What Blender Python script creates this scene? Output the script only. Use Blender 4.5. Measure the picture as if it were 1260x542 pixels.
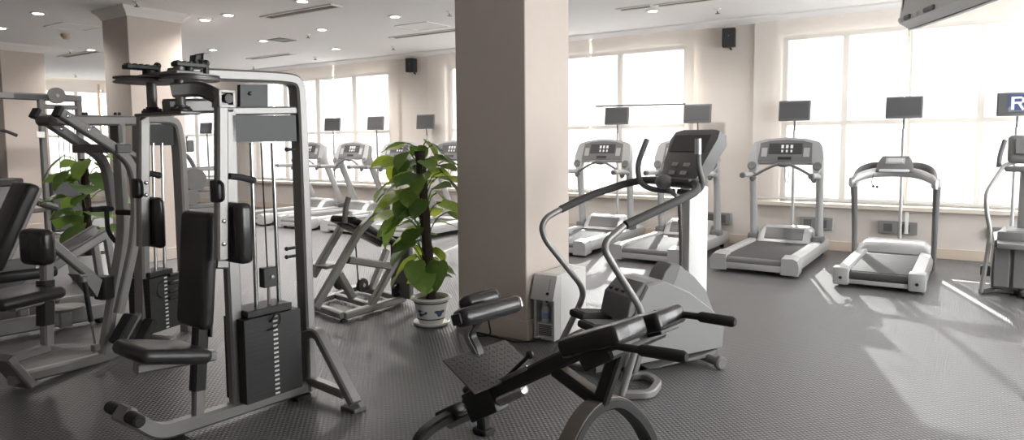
import bpy, bmesh, math, random
from mathutils import Vector, Matrix
random.seed(7)
PI = math.pi
for o in list(bpy.data.objects): bpy.data.objects.remove(o)
SC = bpy.context.scene
C = SC.collection

# ------------------------------------------------------------------ camera
F, CY, YAW, PITCH, ROLL, HC = 842.6, 242.0, 0.5957, -0.08016, -0.00764, 1.5
_fw = Vector((-math.sin(YAW)*math.cos(PITCH), math.cos(YAW)*math.cos(PITCH), math.sin(PITCH)))
_r0 = Vector((math.cos(YAW), math.sin(YAW), 0)); _u0 = _r0.cross(_fw)
_r = _r0*math.cos(ROLL)+_u0*math.sin(ROLL); _u = _u0*math.cos(ROLL)-_r0*math.sin(ROLL)
O = Vector((0, 0, HC))
cd = bpy.data.cameras.new('camera'); cam = bpy.data.objects.new('camera', cd); C.objects.link(cam)
cam.matrix_world = Matrix(((_r.x, _u.x, -_fw.x, 0), (_r.y, _u.y, -_fw.y, 0), (_r.z, _u.z, -_fw.z, HC), (0, 0, 0, 1)))
cd.sensor_width = 36; cd.lens = F*36/1260; cd.shift_y = (CY-271)/1260; cd.clip_start = .05
SC.camera = cam
def ray(px, py): return _fw+_r*((px-630)/F)-_u*((py-CY)/F)
def G(px, py, z=0.):                       # pixel -> point at height z
    d = ray(px, py); return O+d*((z-HC)/d.z)
def PX(px, py, X): d = ray(px, py); return O+d*(X/d.x)
def PY(px, py, Y): d = ray(px, py); return O+d*(Y/d.y)
def VP(px, py, g, n):                      # pixel -> vertical plane through g with normal n
    d = ray(px, py); return O+d*((g-O).dot(n)/d.dot(n))

# ------------------------------------------------------------------ world, sun, exposure
SC.view_settings.view_transform = 'Standard'; SC.view_settings.look = 'None'
SC.view_settings.gamma = 1; SC.view_settings.use_curve_mapping = False
SC.view_settings.exposure = 1.6
w = bpy.data.worlds.new('sky'); SC.world = w; w.use_nodes = True
bg = w.node_tree.nodes['Background']; bg.inputs[0].default_value = (1, .985, .985, 1); bg.inputs[1].default_value = 4.5
sl = bpy.data.lights.new('sun', 'SUN'); sun = bpy.data.objects.new('sun', sl); C.objects.link(sun)
sl.energy = 6; sl.angle = math.radians(.5); sl.color = (1, .97, .93)
sun.rotation_euler = Vector((.336, -1, -.47)).to_track_quat('-Z', 'Y').to_euler()
YW, HT = 10.015, 3.193                     # window wall, ceiling height
XL, XR, YB = -19.3, 3.1, -3.2
SILL, HEAD = .64, 2.93
BAYS = [(-2.28, 2.3), (-8.3, -3.65), (-14.2, -9.75), (-18.9, -15.5)]
def portal(loc, rot, sx, sy):
    l = bpy.data.lights.new('daylight_portal', 'AREA'); l.shape = 'RECTANGLE'; l.size = sx; l.size_y = sy
    l.cycles.is_portal = True
    o = bpy.data.objects.new('daylight_portal', l); C.objects.link(o); o.location = loc; o.rotation_euler = rot
for a, b in BAYS: portal(((a+b)/2, YW+.24, (SILL+HEAD)/2), (PI/2, 0, PI), b-a, HEAD-SILL)
RBAYS = [(2.3, 5.6), (6.2, 9.6)]
for a, b in RBAYS: portal((XR+.24, (a+b)/2, (SILL+HEAD)/2), (PI/2, 0, PI/2), b-a, HEAD-SILL)
portal((XL-.24, 7.4, 1.78), (PI/2, 0, -PI/2), 4.4, HEAD-SILL)

# ------------------------------------------------------------------ materials
def lin(c): return tuple((v/255/12.92 if v/255 <= .04045 else ((v/255+.055)/1.055)**2.4) for v in c)
M = {}
def mat(name, rgb, rough=.5, metal=0., noise=0., nscale=30., bump=0., bscale=80., spec=.5, trans=0.):
    m = bpy.data.materials.new(name); m.use_nodes = True; nt = m.node_tree; b = nt.nodes['Principled BSDF']
    c = lin(rgb); b.inputs['Base Color'].default_value = (*c, 1); b.inputs['Roughness'].default_value = rough
    b.inputs['Metallic'].default_value = metal; b.inputs['Specular IOR Level'].default_value = spec
    tc = nt.nodes.new('ShaderNodeTexCoord')
    if noise:
        n = nt.nodes.new('ShaderNodeTexNoise'); n.inputs['Scale'].default_value = nscale; n.inputs['Detail'].default_value = 4
        nt.links.new(tc.outputs['Object'], n.inputs['Vector'])
        mx = nt.nodes.new('ShaderNodeMix'); mx.data_type = 'RGBA'
        mx.inputs[6].default_value = (*[v*(1-noise) for v in c], 1); mx.inputs[7].default_value = (*[min(1, v*(1+noise)) for v in c], 1)
        nt.links.new(n.outputs['Fac'], mx.inputs[0]); nt.links.new(mx.outputs[2], b.inputs['Base Color'])
    if bump:
        n = nt.nodes.new('ShaderNodeTexNoise'); n.inputs['Scale'].default_value = bscale; n.inputs['Detail'].default_value = 3
        nt.links.new(tc.outputs['Object'], n.inputs['Vector'])
        bp = nt.nodes.new('ShaderNodeBump'); bp.inputs['Strength'].default_value = bump; bp.inputs['Distance'].default_value = .004
        nt.links.new(n.outputs['Fac'], bp.inputs['Height']); nt.links.new(bp.outputs[0], b.inputs['Normal'])
    M[name] = m; return m
mat('wall', (212, 204, 197), .9, noise=.03, nscale=6, bump=.08, bscale=200)
mat('column', (202, 190, 181), .85, noise=.03, nscale=9, bump=.08, bscale=160)
mat('ceiling', (232, 229, 228), .92, noise=.015, nscale=3)
mat('crown', (226, 221, 216), .7, noise=.02, nscale=12)
mat('baseboard', (206, 190, 174), .5, noise=.06, nscale=5)
mat('sill', (212, 202, 191), .45, noise=.04, nscale=6)
mat('window_frame', (118, 116, 110), .5, noise=.02)
mat('silver', (150, 148, 146), .42, .55, noise=.05, nscale=25)
mat('silver_dark', (112, 110, 108), .42, .6, noise=.05, nscale=25)
mat('tm_silver', (188, 188, 188), .42, .45, noise=.03, nscale=20)
mat('tm_grey', (168, 168, 168), .48, .1, noise=.03, nscale=20)
mat('tm_dark', (108, 107, 107), .5, 0, noise=.05, nscale=30)
mat('belt', (62, 61, 61), .6, 0, noise=.08, nscale=60, bump=.2, bscale=300)
mat('black', (38, 37, 37), .42, 0, noise=.12, nscale=40)
mat('rubber', (44, 43, 43), .75, 0, noise=.1, nscale=60, bump=.2, bscale=250)
mat('vinyl', (48, 46, 46), .34, 0, noise=.1, nscale=18, bump=.14, bscale=45)
mat('gloss_vinyl', (44, 42, 42), .24, 0, noise=.1, nscale=18, bump=.22, bscale=30)
mat('chrome', (205, 205, 205), .14, 1, noise=.03)
mat('steel_rod', (176, 176, 176), .22, .95, noise=.03)
mat('plate', (56, 55, 55), .5, .25, noise=.08, nscale=40)
mat('tread_plate', (98, 94, 92), .4, .5, noise=.08, nscale=40)
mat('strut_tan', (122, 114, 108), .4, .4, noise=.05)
mat('panel_dark', (58, 58, 60), .45, 0, noise=.05)
mat('screen', (92, 92, 93), .3, 0, noise=.03)
mat('white_mark', (225, 225, 222), .6, noise=.02)
mat('led', (235, 236, 238), .5, noise=.02)
mat('white_plastic', (226, 225, 222), .42, 0, noise=.02)
mat('pale_plastic', (206, 205, 203), .45, 0, noise=.02)
mat('speaker', (42, 42, 44), .7, 0, noise=.08, nscale=80, bump=.3, bscale=400)
mat('slot', (120, 118, 112), .6, 0, noise=.05)
mat('metal_plate', (150, 150, 150), .4, .6, noise=.06, nscale=12)
mat('soil', (58, 46, 38), .95, 0, noise=.4, nscale=40, bump=.8, bscale=60)
mat('pole_bark', (52, 40, 34), .95, 0, noise=.35, nscale=50, bump=1, bscale=70)
mat('stem', (96, 120, 62), .6, 0, noise=.2)
mat('cable', (30, 29, 29), .6, 0, noise=.1)
mat('ceramic', (224, 222, 216), .2, 0, noise=.03)
mat('ceramic_blue', (88, 98, 122), .25, 0, noise=.25, nscale=40)
mat('bottle', (206, 212, 222), .15, 0, noise=.05)
mat('bottle_blue', (150, 168, 208), .3, 0, noise=.1)
mat('shroud', (134, 133, 132), .45, 0, noise=.03, nscale=15)
mat('shroud_mid', (112, 111, 110), .5, 0, noise=.03, nscale=15)
mat('grip', (70, 69, 68), .7, 0, noise=.08, nscale=60)
mat('wood_strip', (176, 150, 126), .7, 0, noise=.1)
mat('detector', (196, 178, 150), .6, noise=.05)
def emis(name, rgb, s):
    m = mat(name, rgb, .5); b = m.node_tree.nodes['Principled BSDF']
    b.inputs['Emission Color'].default_value = (*lin(rgb), 1); b.inputs['Emission Strength'].default_value = s
emis('lamp', (255, 246, 232), 5)
def leafmat(name, rgb):
    m = mat(name, rgb, .38, 0, noise=.35, nscale=7); nt = m.node_tree; b = nt.nodes['Principled BSDF']
    tr = nt.nodes.new('ShaderNodeBsdfTranslucent'); c = lin(rgb); tr.inputs[0].default_value = (min(1, c[0]*1.9), min(1, c[1]*1.7), c[2]*.8, 1)
    mx = nt.nodes.new('ShaderNodeMixShader'); mx.inputs[0].default_value = .38
    out = nt.nodes['Material Output']
    nt.links.new(b.outputs[0], mx.inputs[1]); nt.links.new(tr.outputs[0], mx.inputs[2]); nt.links.new(mx.outputs[0], out.inputs[0])
leafmat('leaf_mid', (126, 152, 84)); leafmat('leaf_dark', (90, 116, 66)); leafmat('leaf_lime', (176, 198, 96))
def shademat():
    m = mat('shade_fabric', (226, 219, 212), .9, noise=.02, nscale=40); nt = m.node_tree; out = nt.nodes['Material Output']
    b = nt.nodes['Principled BSDF']
    tl = nt.nodes.new('ShaderNodeBsdfTranslucent'); tl.inputs[0].default_value = (.88, .87, .84, 1)
    tp = nt.nodes.new('ShaderNodeBsdfTransparent')
    m1 = nt.nodes.new('ShaderNodeMixShader'); m1.inputs[0].default_value = .014
    m2 = nt.nodes.new('ShaderNodeMixShader'); m2.inputs[0].default_value = .13
    nt.links.new(b.outputs[0], m1.inputs[1]); nt.links.new(tl.outputs[0], m1.inputs[2])
    nt.links.new(m1.outputs[0], m2.inputs[1]); nt.links.new(tp.outputs[0], m2.inputs[2]); nt.links.new(m2.outputs[0], out.inputs[0])
shademat()
def glassmat(name, tint, gl=.06):
    m = mat(name, (255, 255, 255), .05); nt = m.node_tree; out = nt.nodes['Material Output']
    tp = nt.nodes.new('ShaderNodeBsdfTransparent'); tp.inputs[0].default_value = (*tint, 1)
    g = nt.nodes.new('ShaderNodeBsdfGlossy'); g.inputs['Roughness'].default_value = .03
    mx = nt.nodes.new('ShaderNodeMixShader'); mx.inputs[0].default_value = gl
    nt.links.new(tp.outputs[0], mx.inputs[1]); nt.links.new(g.outputs[0], mx.inputs[2]); nt.links.new(mx.outputs[0], out.inputs[0])
glassmat('glass', (.96, .98, .98))
def floormat():
    m = mat('rubber_floor', (96, 94, 94), .38); nt = m.node_tree; b = nt.nodes['Principled BSDF']
    b.inputs['Specular IOR Level'].default_value = .8
    tc = nt.nodes.new('ShaderNodeTexCoord'); L = nt.links.new
    sx = nt.nodes.new('ShaderNodeSeparateXYZ'); L(tc.outputs['Object'], sx.inputs[0])
    def math_(op, a, bb=None):
        n = nt.nodes.new('ShaderNodeMath'); n.operation = op
        for i, v in enumerate((a, bb)):
            if v is None: continue
            if isinstance(v, (int, float)): n.inputs[i].default_value = v
            else: L(v, n.inputs[i])
        return n.outputs[0]
    P_ = .034
    fx = math_('SINE', math_('MULTIPLY', sx.outputs[0], 2*PI/P_)); fy = math_('SINE', math_('MULTIPLY', sx.outputs[1], 2*PI/P_))
    st = math_('ADD', math_('MULTIPLY', math_('ADD', math_('MULTIPLY', fx, fy), 0.0), .5), .5)
    ss = nt.nodes.new('ShaderNodeMapRange'); ss.interpolation_type = 'SMOOTHSTEP'; L(st, ss.inputs[0])
    ss.inputs[1].default_value = .45; ss.inputs[2].default_value = .85
    bp = nt.nodes.new('ShaderNodeBump'); bp.inputs['Strength'].default_value = .9; bp.inputs['Distance'].default_value = .004
    L(ss.outputs[0], bp.inputs['Height']); L(bp.outputs[0], b.inputs['Normal'])
    n = nt.nodes.new('ShaderNodeTexNoise'); n.inputs['Scale'].default_value = 1.6; n.inputs['Detail'].default_value = 5; L(tc.outputs['Object'], n.inputs['Vector'])
    a = lin((92, 90, 91)); c = lin((108, 106, 107))
    mx = nt.nodes.new('ShaderNodeMix'); mx.data_type = 'RGBA'; mx.inputs[6].default_value = (*a, 1); mx.inputs[7].default_value = (*c, 1); L(n.outputs['Fac'], mx.inputs[0])
    m2 = nt.nodes.new('ShaderNodeMix'); m2.data_type = 'RGBA'; m2.blend_type = 'MULTIPLY'; m2.inputs[0].default_value = 1
    cr = nt.nodes.new('ShaderNodeMix'); cr.data_type = 'RGBA'; cr.inputs[6].default_value = (.74, .74, .74, 1); cr.inputs[7].default_value = (1.35, 1.35, 1.35, 1); L(ss.outputs[0], cr.inputs[0])
    L(mx.outputs[2], m2.inputs[6]); L(cr.outputs[2], m2.inputs[7]); L(m2.outputs[2], b.inputs['Base Color'])
    rg = nt.nodes.new('ShaderNodeMapRange'); L(n.outputs['Fac'], rg.inputs[0]); rg.inputs[3].default_value = .34; rg.inputs[4].default_value = .46
    L(rg.outputs[0], b.inputs['Roughness'])
floormat()

# ------------------------------------------------------------------ geometry helpers
V3 = Vector
X_, Y_, Z_ = V3((1, 0, 0)), V3((0, 1, 0)), V3((0, 0, 1))
def NB(): return bmesh.new()
def rbox(bm, c, s, r=0., seg=2, R=None):
    """box with centre c, size s, rounded edges r; R = 3x3 orientation"""
    R4 = (R.to_4x4() if R else Matrix.Identity(4))
    mtx = Matrix.Translation(V3(c)) @ R4 @ Matrix.Diagonal((s[0], s[1], s[2], 1))
    vs = bmesh.ops.create_cube(bm, size=1, matrix=mtx)['verts']
    if r > 0:
        es = list({e for v in vs for e in v.link_edges})
        bmesh.ops.bevel(bm, geom=es, offset=min(r, .49*min(s)), segments=seg, affect='EDGES', profile=.5)
    return bm
def box(bm, a, b, r=0., seg=1):
    a, b = V3(a), V3(b); return rbox(bm, (a+b)/2, [abs(v) for v in (b-a)], r, seg)
def fillet(pts, r, n=5):
    pts = [V3(p) for p in pts]
    if r <= 0 or len(pts) < 3: return pts
    out = [pts[0]]
    for i in range(1, len(pts)-1):
        a, b, c = pts[i-1], pts[i], pts[i+1]; la, lc = (a-b).length, (c-b).length
        d = min(r, la*.48, lc*.48)
        p, q = b+(a-b).normalized()*d, b+(c-b).normalized()*d
        for k in range(n+1):
            t = k/n; out.append(p*(1-t)**2+b*2*t*(1-t)+q*t*t)
    out.append(pts[-1]); return out
def loft(bm, rings, cap=True, closed=False):
    vr = [[bm.verts.new(p) for p in ring] for ring in rings]
    n = len(vr[0])
    for i in range(len(vr)-(0 if closed else 1)):
        a, b = vr[i], vr[(i+1) % len(vr)]
        for k in range(n): bm.faces.new((a[k], a[(k+1) % n], b[(k+1) % n], b[k]))
    if cap and not closed:
        bm.faces.new(list(reversed(vr[0]))); bm.faces.new(vr[-1])
    return bm
def sweep(bm, pts, wd, ht, side, fr=0., ch=.18, closed=False):
    """rectangular bar (wd along side, ht in the plane of the path) along pts"""
    pts = fillet(pts, fr) if fr else [V3(p) for p in pts]; side = V3(side).normalized()
    c = min(wd, ht)*ch; a, b = wd/2, ht/2
    prof = [(a, b-c), (a-c, b), (-a+c, b), (-a, b-c), (-a, -b+c), (-a+c, -b), (a-c, -b), (a, -b+c)]
    rings = []
    for i, p in enumerate(pts):
        if i == 0: t = pts[1]-pts[0]; k = 1; up = side.cross(t.normalized())
        elif i == len(pts)-1: t = pts[-1]-pts[-2]; k = 1; up = side.cross(t.normalized())
        else:
            t0, t1 = (p-pts[i-1]).normalized(), (pts[i+1]-p).normalized(); t = t0+t1
            up = side.cross(t.normalized()); k = 1/max(.35, t0.dot(t.normalized()))
        up = up.normalized() if up.length > 1e-6 else Z_
        rings.append([p+side*x+up*(y*k) for x, y in prof])
    return loft(bm, rings, closed=closed)
def tube(bm, pts, r, n=10, fr=0., closed=False):
    pts = fillet(pts, fr) if fr else [V3(p) for p in pts]
    rr = r if isinstance(r, (list, tuple)) else [r]*len(pts)
    t = (pts[1]-pts[0]).normalized(); nrm = t.orthogonal().normalized(); rings = []
    for i, p in enumerate(pts):
        if i == 0: tt = t
        elif i == len(pts)-1: tt = (p-pts[i-1]).normalized()
        else: tt = ((p-pts[i-1]).normalized()+(pts[i+1]-p).normalized()).normalized()
        nrm = (nrm-tt*nrm.dot(tt)).normalized(); bi = tt.cross(nrm)
        rings.append([p+(nrm*math.cos(2*PI*k/n)+bi*math.sin(2*PI*k/n))*rr[i] for k in range(n)])
    return loft(bm, rings, closed=closed)
def cyl(bm, a, b, r, n=16, bev=0.):
    a, b = V3(a), V3(b); d = (b-a).normalized()
    if bev: return tube(bm, [a, a+d*bev, b-d*bev, b], [r-bev, r, r, r-bev], n)
    return tube(bm, [a, b], r, n)
def lathe(bm, prof, c, axis=Z_, n=24):
    c = V3(c); ax = V3(axis).normalized(); e = ax.orthogonal().normalized(); f = ax.cross(e)
    rings = [[c+ax*z+(e*math.cos(2*PI*k/n)+f*math.sin(2*PI*k/n))*max(r, 1e-4) for k in range(n)] for r, z in prof]
    return loft(bm, rings)
def prism(bm, pts, off, ch=0.):
    """polygon pts (planar) pushed by vector off"""
    pts = [V3(p) for p in pts]; off = V3(off)
    if ch:
        c = sum(pts, V3())/len(pts)
        ins = lambda o: [p+(c-p).normalized()*ch+o for p in pts]
        d = off.normalized()*ch
        rings = [ins(V3()), [p+d for p in pts], [p+off-d for p in pts], ins(off)]
    else: rings = [pts, [p+off for p in pts]]
    loft(bm, rings); return bm
def ball(bm, c, s, n=12):
    s = s if isinstance(s, (tuple, list)) else (s, s, s)
    bmesh.ops.create_uvsphere(bm, u_segments=n, v_segments=max(6, n*2//3), radius=1, matrix=Matrix.Translation(V3(c)) @ Matrix.Diagonal((*s, 1)))
    return bm
def sheet(bm, grid):
    vv = [[bm.verts.new(p) for p in row] for row in grid]
    for i in range(len(vv)-1):
        for j in range(len(vv[0])-1): bm.faces.new((vv[i][j], vv[i][j+1], vv[i+1][j+1], vv[i+1][j]))
    return bm
def obj(name, bm, m, parent=None, label=None, kind=None, ang=.6):
    me = bpy.data.meshes.new(name); off = V3()
    if parent is not None:
        q = parent
        while q is not None: off += V3(q.location); q = q.parent
        if off.length: bmesh.ops.translate(bm, verts=bm.verts[:], vec=-off)
    bmesh.ops.recalc_face_normals(bm, faces=bm.faces[:])
    bm.to_mesh(me); bm.free()
    me.polygons.foreach_set('use_smooth', [True]*len(me.polygons)); me.set_sharp_from_angle(angle=ang)
    me.materials.append(M[m])
    o = bpy.data.objects.new(name, me); C.objects.link(o)
    if parent is not None: o.parent = parent
    if label: o['label'] = label
    if kind: o['kind'] = kind
    return o
def tag(o, label, cat=None, group=None, kind=None):
    o['label'] = label
    if cat: o['category'] = cat
    if group: o['group'] = group
    if kind: o['kind'] = kind
    return o
def thing(name, label, cat, loc=(0, 0, 0), group=None):
    o = bpy.data.objects.new(name, None); C.objects.link(o); o.location = loc; o.empty_display_size = .1
    return tag(o, label, cat, group)
def base_origin(o):
    """move a one-mesh thing's origin to the middle of its base"""
    me = o.data; xs = [v.co.x for v in me.vertices]; ys = [v.co.y for v in me.vertices]; zs = [v.co.z for v in me.vertices]
    c = V3(((min(xs)+max(xs))/2, (min(ys)+max(ys))/2, min(zs))); me.transform(Matrix.Translation(-c)); o.location = c
    return o
def dup(root, loc=None, rz=None, parent=None, **props):
    r = root.copy(); C.objects.link(r)
    if parent is not None: r.parent = parent
    if loc is not None: r.location = loc
    if rz is not None: r.rotation_euler = (0, 0, rz)
    for k, v in props.items(): r[k] = v
    for ch in list(root.children): dup(ch, parent=r)
    return r
def struct(name, bm, m, label=None, parent=None):
    o = obj(name, bm, m, parent)
    if parent is None:
        o['kind'] = 'structure'
        if label: o['label'] = label
    return o

# ------------------------------------------------------------------ room shell
b = NB(); box(b, (XL-.3, YB-.3, -.1), (XR+.3, YW+.3, 0)); struct('floor', b, 'rubber_floor', 'dark grey studded rubber gym floor')
b = NB(); box(b, (XL-.3, YB-.3, HT), (XR+.3, YW+.3, HT+.12)); struct('ceiling', b, 'ceiling', 'plain white painted ceiling with recessed fittings')
def wall_with_openings(name, label, axis, c0, c1, a0, a1, bays):
    """wall between c0 and c1 in depth, running a0..a1, window bays cut out"""
    b = NB()
    def bx(u0, u1, z0, z1):
        if axis == 'x': box(b, (u0, c0, z0), (u1, c1, z1))
        else: box(b, (c0, u0, z0), (c1, u1, z1))
    bx(a0, a1, 0, SILL); bx(a0, a1, HEAD, HT)
    cur = a0
    for u, v in sorted(bays):
        bx(cur, u, SILL, HEAD); cur = v
    bx(cur, a1, SILL, HEAD)
    return struct(name, b, 'wall', label)
wall_with_openings('wall_back', 'cream window wall behind the treadmills', 'x', YW, YW+.28, XL-.3, XR+.3, BAYS)
wall_with_openings('wall_right', 'cream wall with windows on the right of the hall', 'y', XR, XR+.28, YB, YW, RBAYS)
wall_with_openings('wall_left', 'far cream end wall with shaded windows', 'y', XL-.28, XL, YB, YW, [(5.2, 9.6)])
b = NB(); box(b, (XL-.3, YB-.28, 0), (XR+.3, YB, HT)); struct('wall_front', b, 'wall', 'plain cream wall behind the camera')
b = NB(); box(b, (XL, YW-.022, 0), (XR, YW, .13), .004); struct('baseboard_back', b, 'baseboard', 'pale wooden skirting under the windows')
b = NB(); box(b, (XL, YB, 0), (XL+.022, YW-.03, .13), .004); struct('baseboard_left', b, 'baseboard', 'pale wooden skirting along the far end wall')
b = NB()
prism(b, [(XL, YW-.2, HT), (XL, YW-.2, HT-.02), (XL, YW-.12, HT-.07), (XL, YW, HT-.07), (XL, YW, HT)], (XR-XL, 0, 0)); struct('trim_1', b, 'ceiling', 'white cornice along the top of the window wall')
def windows(n, axis, c, u0, u1, mull, label, trans=1.72):
    """frame + mullions + transom + panes; axis x: wall along X at Y=c"""
    P = (lambda u, d, z: V3((u, c+d, z))) if axis == 'x' else (lambda u, d, z: V3((c+d*(1 if c > 0 else -1), u, z)))
    b = NB()
    for a0, a1, z0, z1 in ((u0, u1, SILL, SILL+.06), (u0, u1, HEAD-.06, HEAD), (u0, u0+.06, SILL+.06, HEAD-.06), (u1-.06, u1, SILL+.06, HEAD-.06)):
        box(b, P(a0, .1, z0), P(a1, .17, z1), .006)
    root = struct(f'window_{n}', b, 'window_frame', label)
    us = [u0+.06]+list(mull)+[u1-.06]
    for m in mull:
        b = NB(); box(b, P(m-.035, .1, SILL+.06), P(m+.035, .17, HEAD-.06), .006); struct('mullion', b, 'window_frame', parent=root)
    for a, d in zip(us[:-1], us[1:]):
        a2, d2 = a+(.035 if a in mull else 0), d-(.035 if d in mull else 0)
        b = NB(); box(b, P(a2, .105, trans-.03), P(d2, .165, trans+.03), .004); struct('transom', b, 'window_frame', parent=root)
        for z0, z1 in ((SILL+.06, trans-.03), (trans+.03, HEAD-.06)):
            b = NB(); box(b, P(a2, .131, z0), P(d2, .137, z1)); struct('pane', b, 'glass', parent=root)
windows(1, 'x', YW, *BAYS[0], [-1.49, -.75, .02, .76, 1.5], 'tall window behind the two nearest treadmills')
windows(2, 'x', YW, *BAYS[1], [-7.15, -5.96, -4.77], 'window right of the beige column')
windows(3, 'x', YW, *BAYS[2], [-13.1, -12.0, -10.85], 'window behind the distant treadmills')
windows(4, 'x', YW, *BAYS[3], [-17.8, -16.7], 'furthest window on the window wall')
windows(5, 'y', XL, 5.2, 9.6, [6.3, 7.4, 8.5], 'window in the far end wall')
windows(6, 'y', XR, *RBAYS[0], [3.4, 4.5], 'window in the right wall near the camera')
windows(7, 'y', XR, *RBAYS[1], [7.3, 8.5], 'window in the right wall by the corner')
for i, (a, d) in enumerate(BAYS):
    b = NB(); box(b, (a-.3, YW-.1, SILL-.06), (d+.3, YW+.1, SILL), .008); struct(f'trim_{i+2}', b, 'sill', f'pale window ledge under window {i+1}')
b = NB(); box(b, (XL-.1, 5, SILL-.06), (XL+.1, 9.75, SILL), .008); struct('trim_6', b, 'sill', 'pale window ledge on the far end wall')
# roller shades
def shade(axis, c, u0, u1, label, z1=HT-.07, z0=SILL+.03):
    P = (lambda u, d, z: V3((u, c+d, z))) if axis == 'x' else (lambda u, d, z: V3((c+d, u, z)))
    t = thing('roller_shade', label, 'roller shade', P((u0+u1)/2, 0, z0), 'roller shades at the windows')
    b = NB(); N = 24
    sheet(b, [[P(u0+(u1-u0)*i/N, .004*math.sin(i*1.3)+.003*math.sin(i*.37), z) for i in range(N+1)] for z in (z0+.02, (z0+z1)/2, z1)])
    obj('fabric', b, 'shade_fabric', t)
    b = NB(); box(b, P(u0, -.008, z0), P(u1, .008, z0+.022), .004); obj('bottom_bar', b, 'pale_plastic', t)
    return t
YS = YW-.09
shade('x', YS, -2.62, -.785, 'white roller shade beside the wall pier with the right speaker')
shade('x', YS, -.735, 1.12, 'white roller shade behind the hanging television')
shade('x', YS, 1.16, 2.6, 'white roller shade nearest the right corner')
shade('x', YS, -5.16, -3.48, 'white roller shade left of the right speaker')
shade('x', YS, -6.9, -5.2, 'white roller shade hidden partly by the beige column')
shade('x', YS, -8.62, -6.94, 'white roller shade just right of the left speaker')
shade('x', YS, -11.21, -9.4, 'white roller shade just left of the left speaker')
shade('x', YS, -13.2, -11.26, 'white roller shade above the furthest treadmills')
shade('x', YS, -14.6, -13.24, 'white roller shade left of the furthest treadmills')
shade('x', YS, -17.1, -15.2, 'white roller shade near the far corner')
shade('x', YS, -19.1, -17.14, 'white roller shade in the far corner of the window wall')
shade('y', XL+.09, 4.9, 8.95, 'white roller shade on far end wall behind cable machine')
shade('y', XL+.09, 9.05, 9.85, 'narrow white roller shade on far end wall by the corner')

# columns
def column(x0, x1, y0, y1, label):
    b = NB(); box(b, (x0, y0, 0), (x1, y1, HT), .006); o = struct('column', b, 'column', label); o['category'] = 'column'
    b = NB(); e = .018
    for (p, q) in (((x0-e, y0-e, 0), (x1+e, y0, .15)), ((x0-e, y1, 0), (x1+e, y1+e, .15)), ((x0-e, y0, 0), (x0, y1, .15)), ((x1, y0, 0), (x1+e, y1, .15))): box(b, p, q, .004)
    struct('baseboard', b, 'column', parent=o)
    b = NB(); prof = [(.0, HT-.12), (.012, HT-.118), (.015, HT-.10), (.04, HT-.06), (.07, HT-.035), (.08, HT-.025), (.09, HT)]
    loft(b, [[(x0-e, y0-e, z), (x1+e, y0-e, z), (x1+e, y1+e, z), (x0-e, y1+e, z)] for e, z in prof], cap=False)
    struct('crown_moulding', b, 'crown', parent=o)
    return o
MC = (-3.41, -2.757, 4.25, 4.90)
column(*MC, 'broad beige column in the middle of the hall')
column(-9.3, -8.68, 4.43, 5.12, 'beige column behind the weight machines')
column(-14.1, -13.4, 4.75, 5.4, 'beige column behind the cable machine at far left')

# ------------------------------------------------------------------ ceiling fittings
def slot(a, b_, w_, label):
    t = thing('slot_diffuser', label, 'air diffuser', ((a[0]+b_[0])/2, (a[1]+b_[1])/2, HT), 'slot diffusers in the ceiling')
    d = V3(b_)-V3(a); L = d.length; n = d.normalized(); s = Z_.cross(n); c = (V3(a)+V3(b_))/2
    R = Matrix((n, s, Z_)).transposed()
    b = NB()
    for k in (-1, 1): rbox(b, c+s*k*(w_/2)-Z_*.008, (L, .03, .016), .003, 1, R); rbox(b, c+n*k*(L/2)-Z_*.008, (.03, w_+.03, .016), .003, 1, R)
    obj('frame', b, 'crown', t)
    for k in (-1, 0, 1):
        b = NB(); rbox(b, c+s*k*w_*.28-Z_*.006, (L-.05, w_*.14, .01), 0, 1, R); obj('blade', b, 'slot', t)
    return t
slot((-7.97, 5.91, HT), (-6.6, 5.91, HT), .17, 'long slot diffuser nearest the camera in the left ceiling')
slot((-7.9, 8.24, HT), (-6.4, 8.24, HT), .14, 'long slot diffuser left of the broad beige column near the windows')
slot((-12.1, 8.55, HT), (-10.8, 8.55, HT), .14, 'distant slot diffuser above the furthest treadmills')
slot((-3.9, 8.25, HT), (-3.45, 8.25, HT), .12, 'short slot diffuser right of the broad beige column')
slot((-3.4, 8.28, HT), (-1.6, 8.28, HT), .12, 'long slot diffuser in front of the right speaker')
slot((-14.6, 6.2, HT), (-13.2, 6.2, HT), .16, 'slot diffuser right of the far left column')
def downlight(px, py, label, r=.075):
    p = G(px, py, HT); t = thing('downlight', label, 'downlight', p, 'recessed ceiling downlights')
    b = NB(); lathe(b, [(r*.78, -.001), (r*1.25, -.001), (r*1.3, -.008), (r*1.2, -.014), (r*.8, -.010)], p, n=20); obj('trim_ring', b, 'crown', t)
    b = NB(); lathe(b, [(r*.78, -.0105), (r*.78, -.0135), (r*.4, -.0155), (.001, -.016)], p, n=16); obj('lens', b, 'lamp', t)
    l_ = bpy.data.lights.new('downlight_beam', 'SPOT'); l_.energy = 75; l_.spot_size = math.radians(150); l_.spot_blend = .8; l_.shadow_soft_size = .08; l_.color = (1, .96, .92)
    lo = bpy.data.objects.new('downlight_beam', l_); C.objects.link(lo); lo.parent = t; lo.location = (0, 0, -.025)
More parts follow.
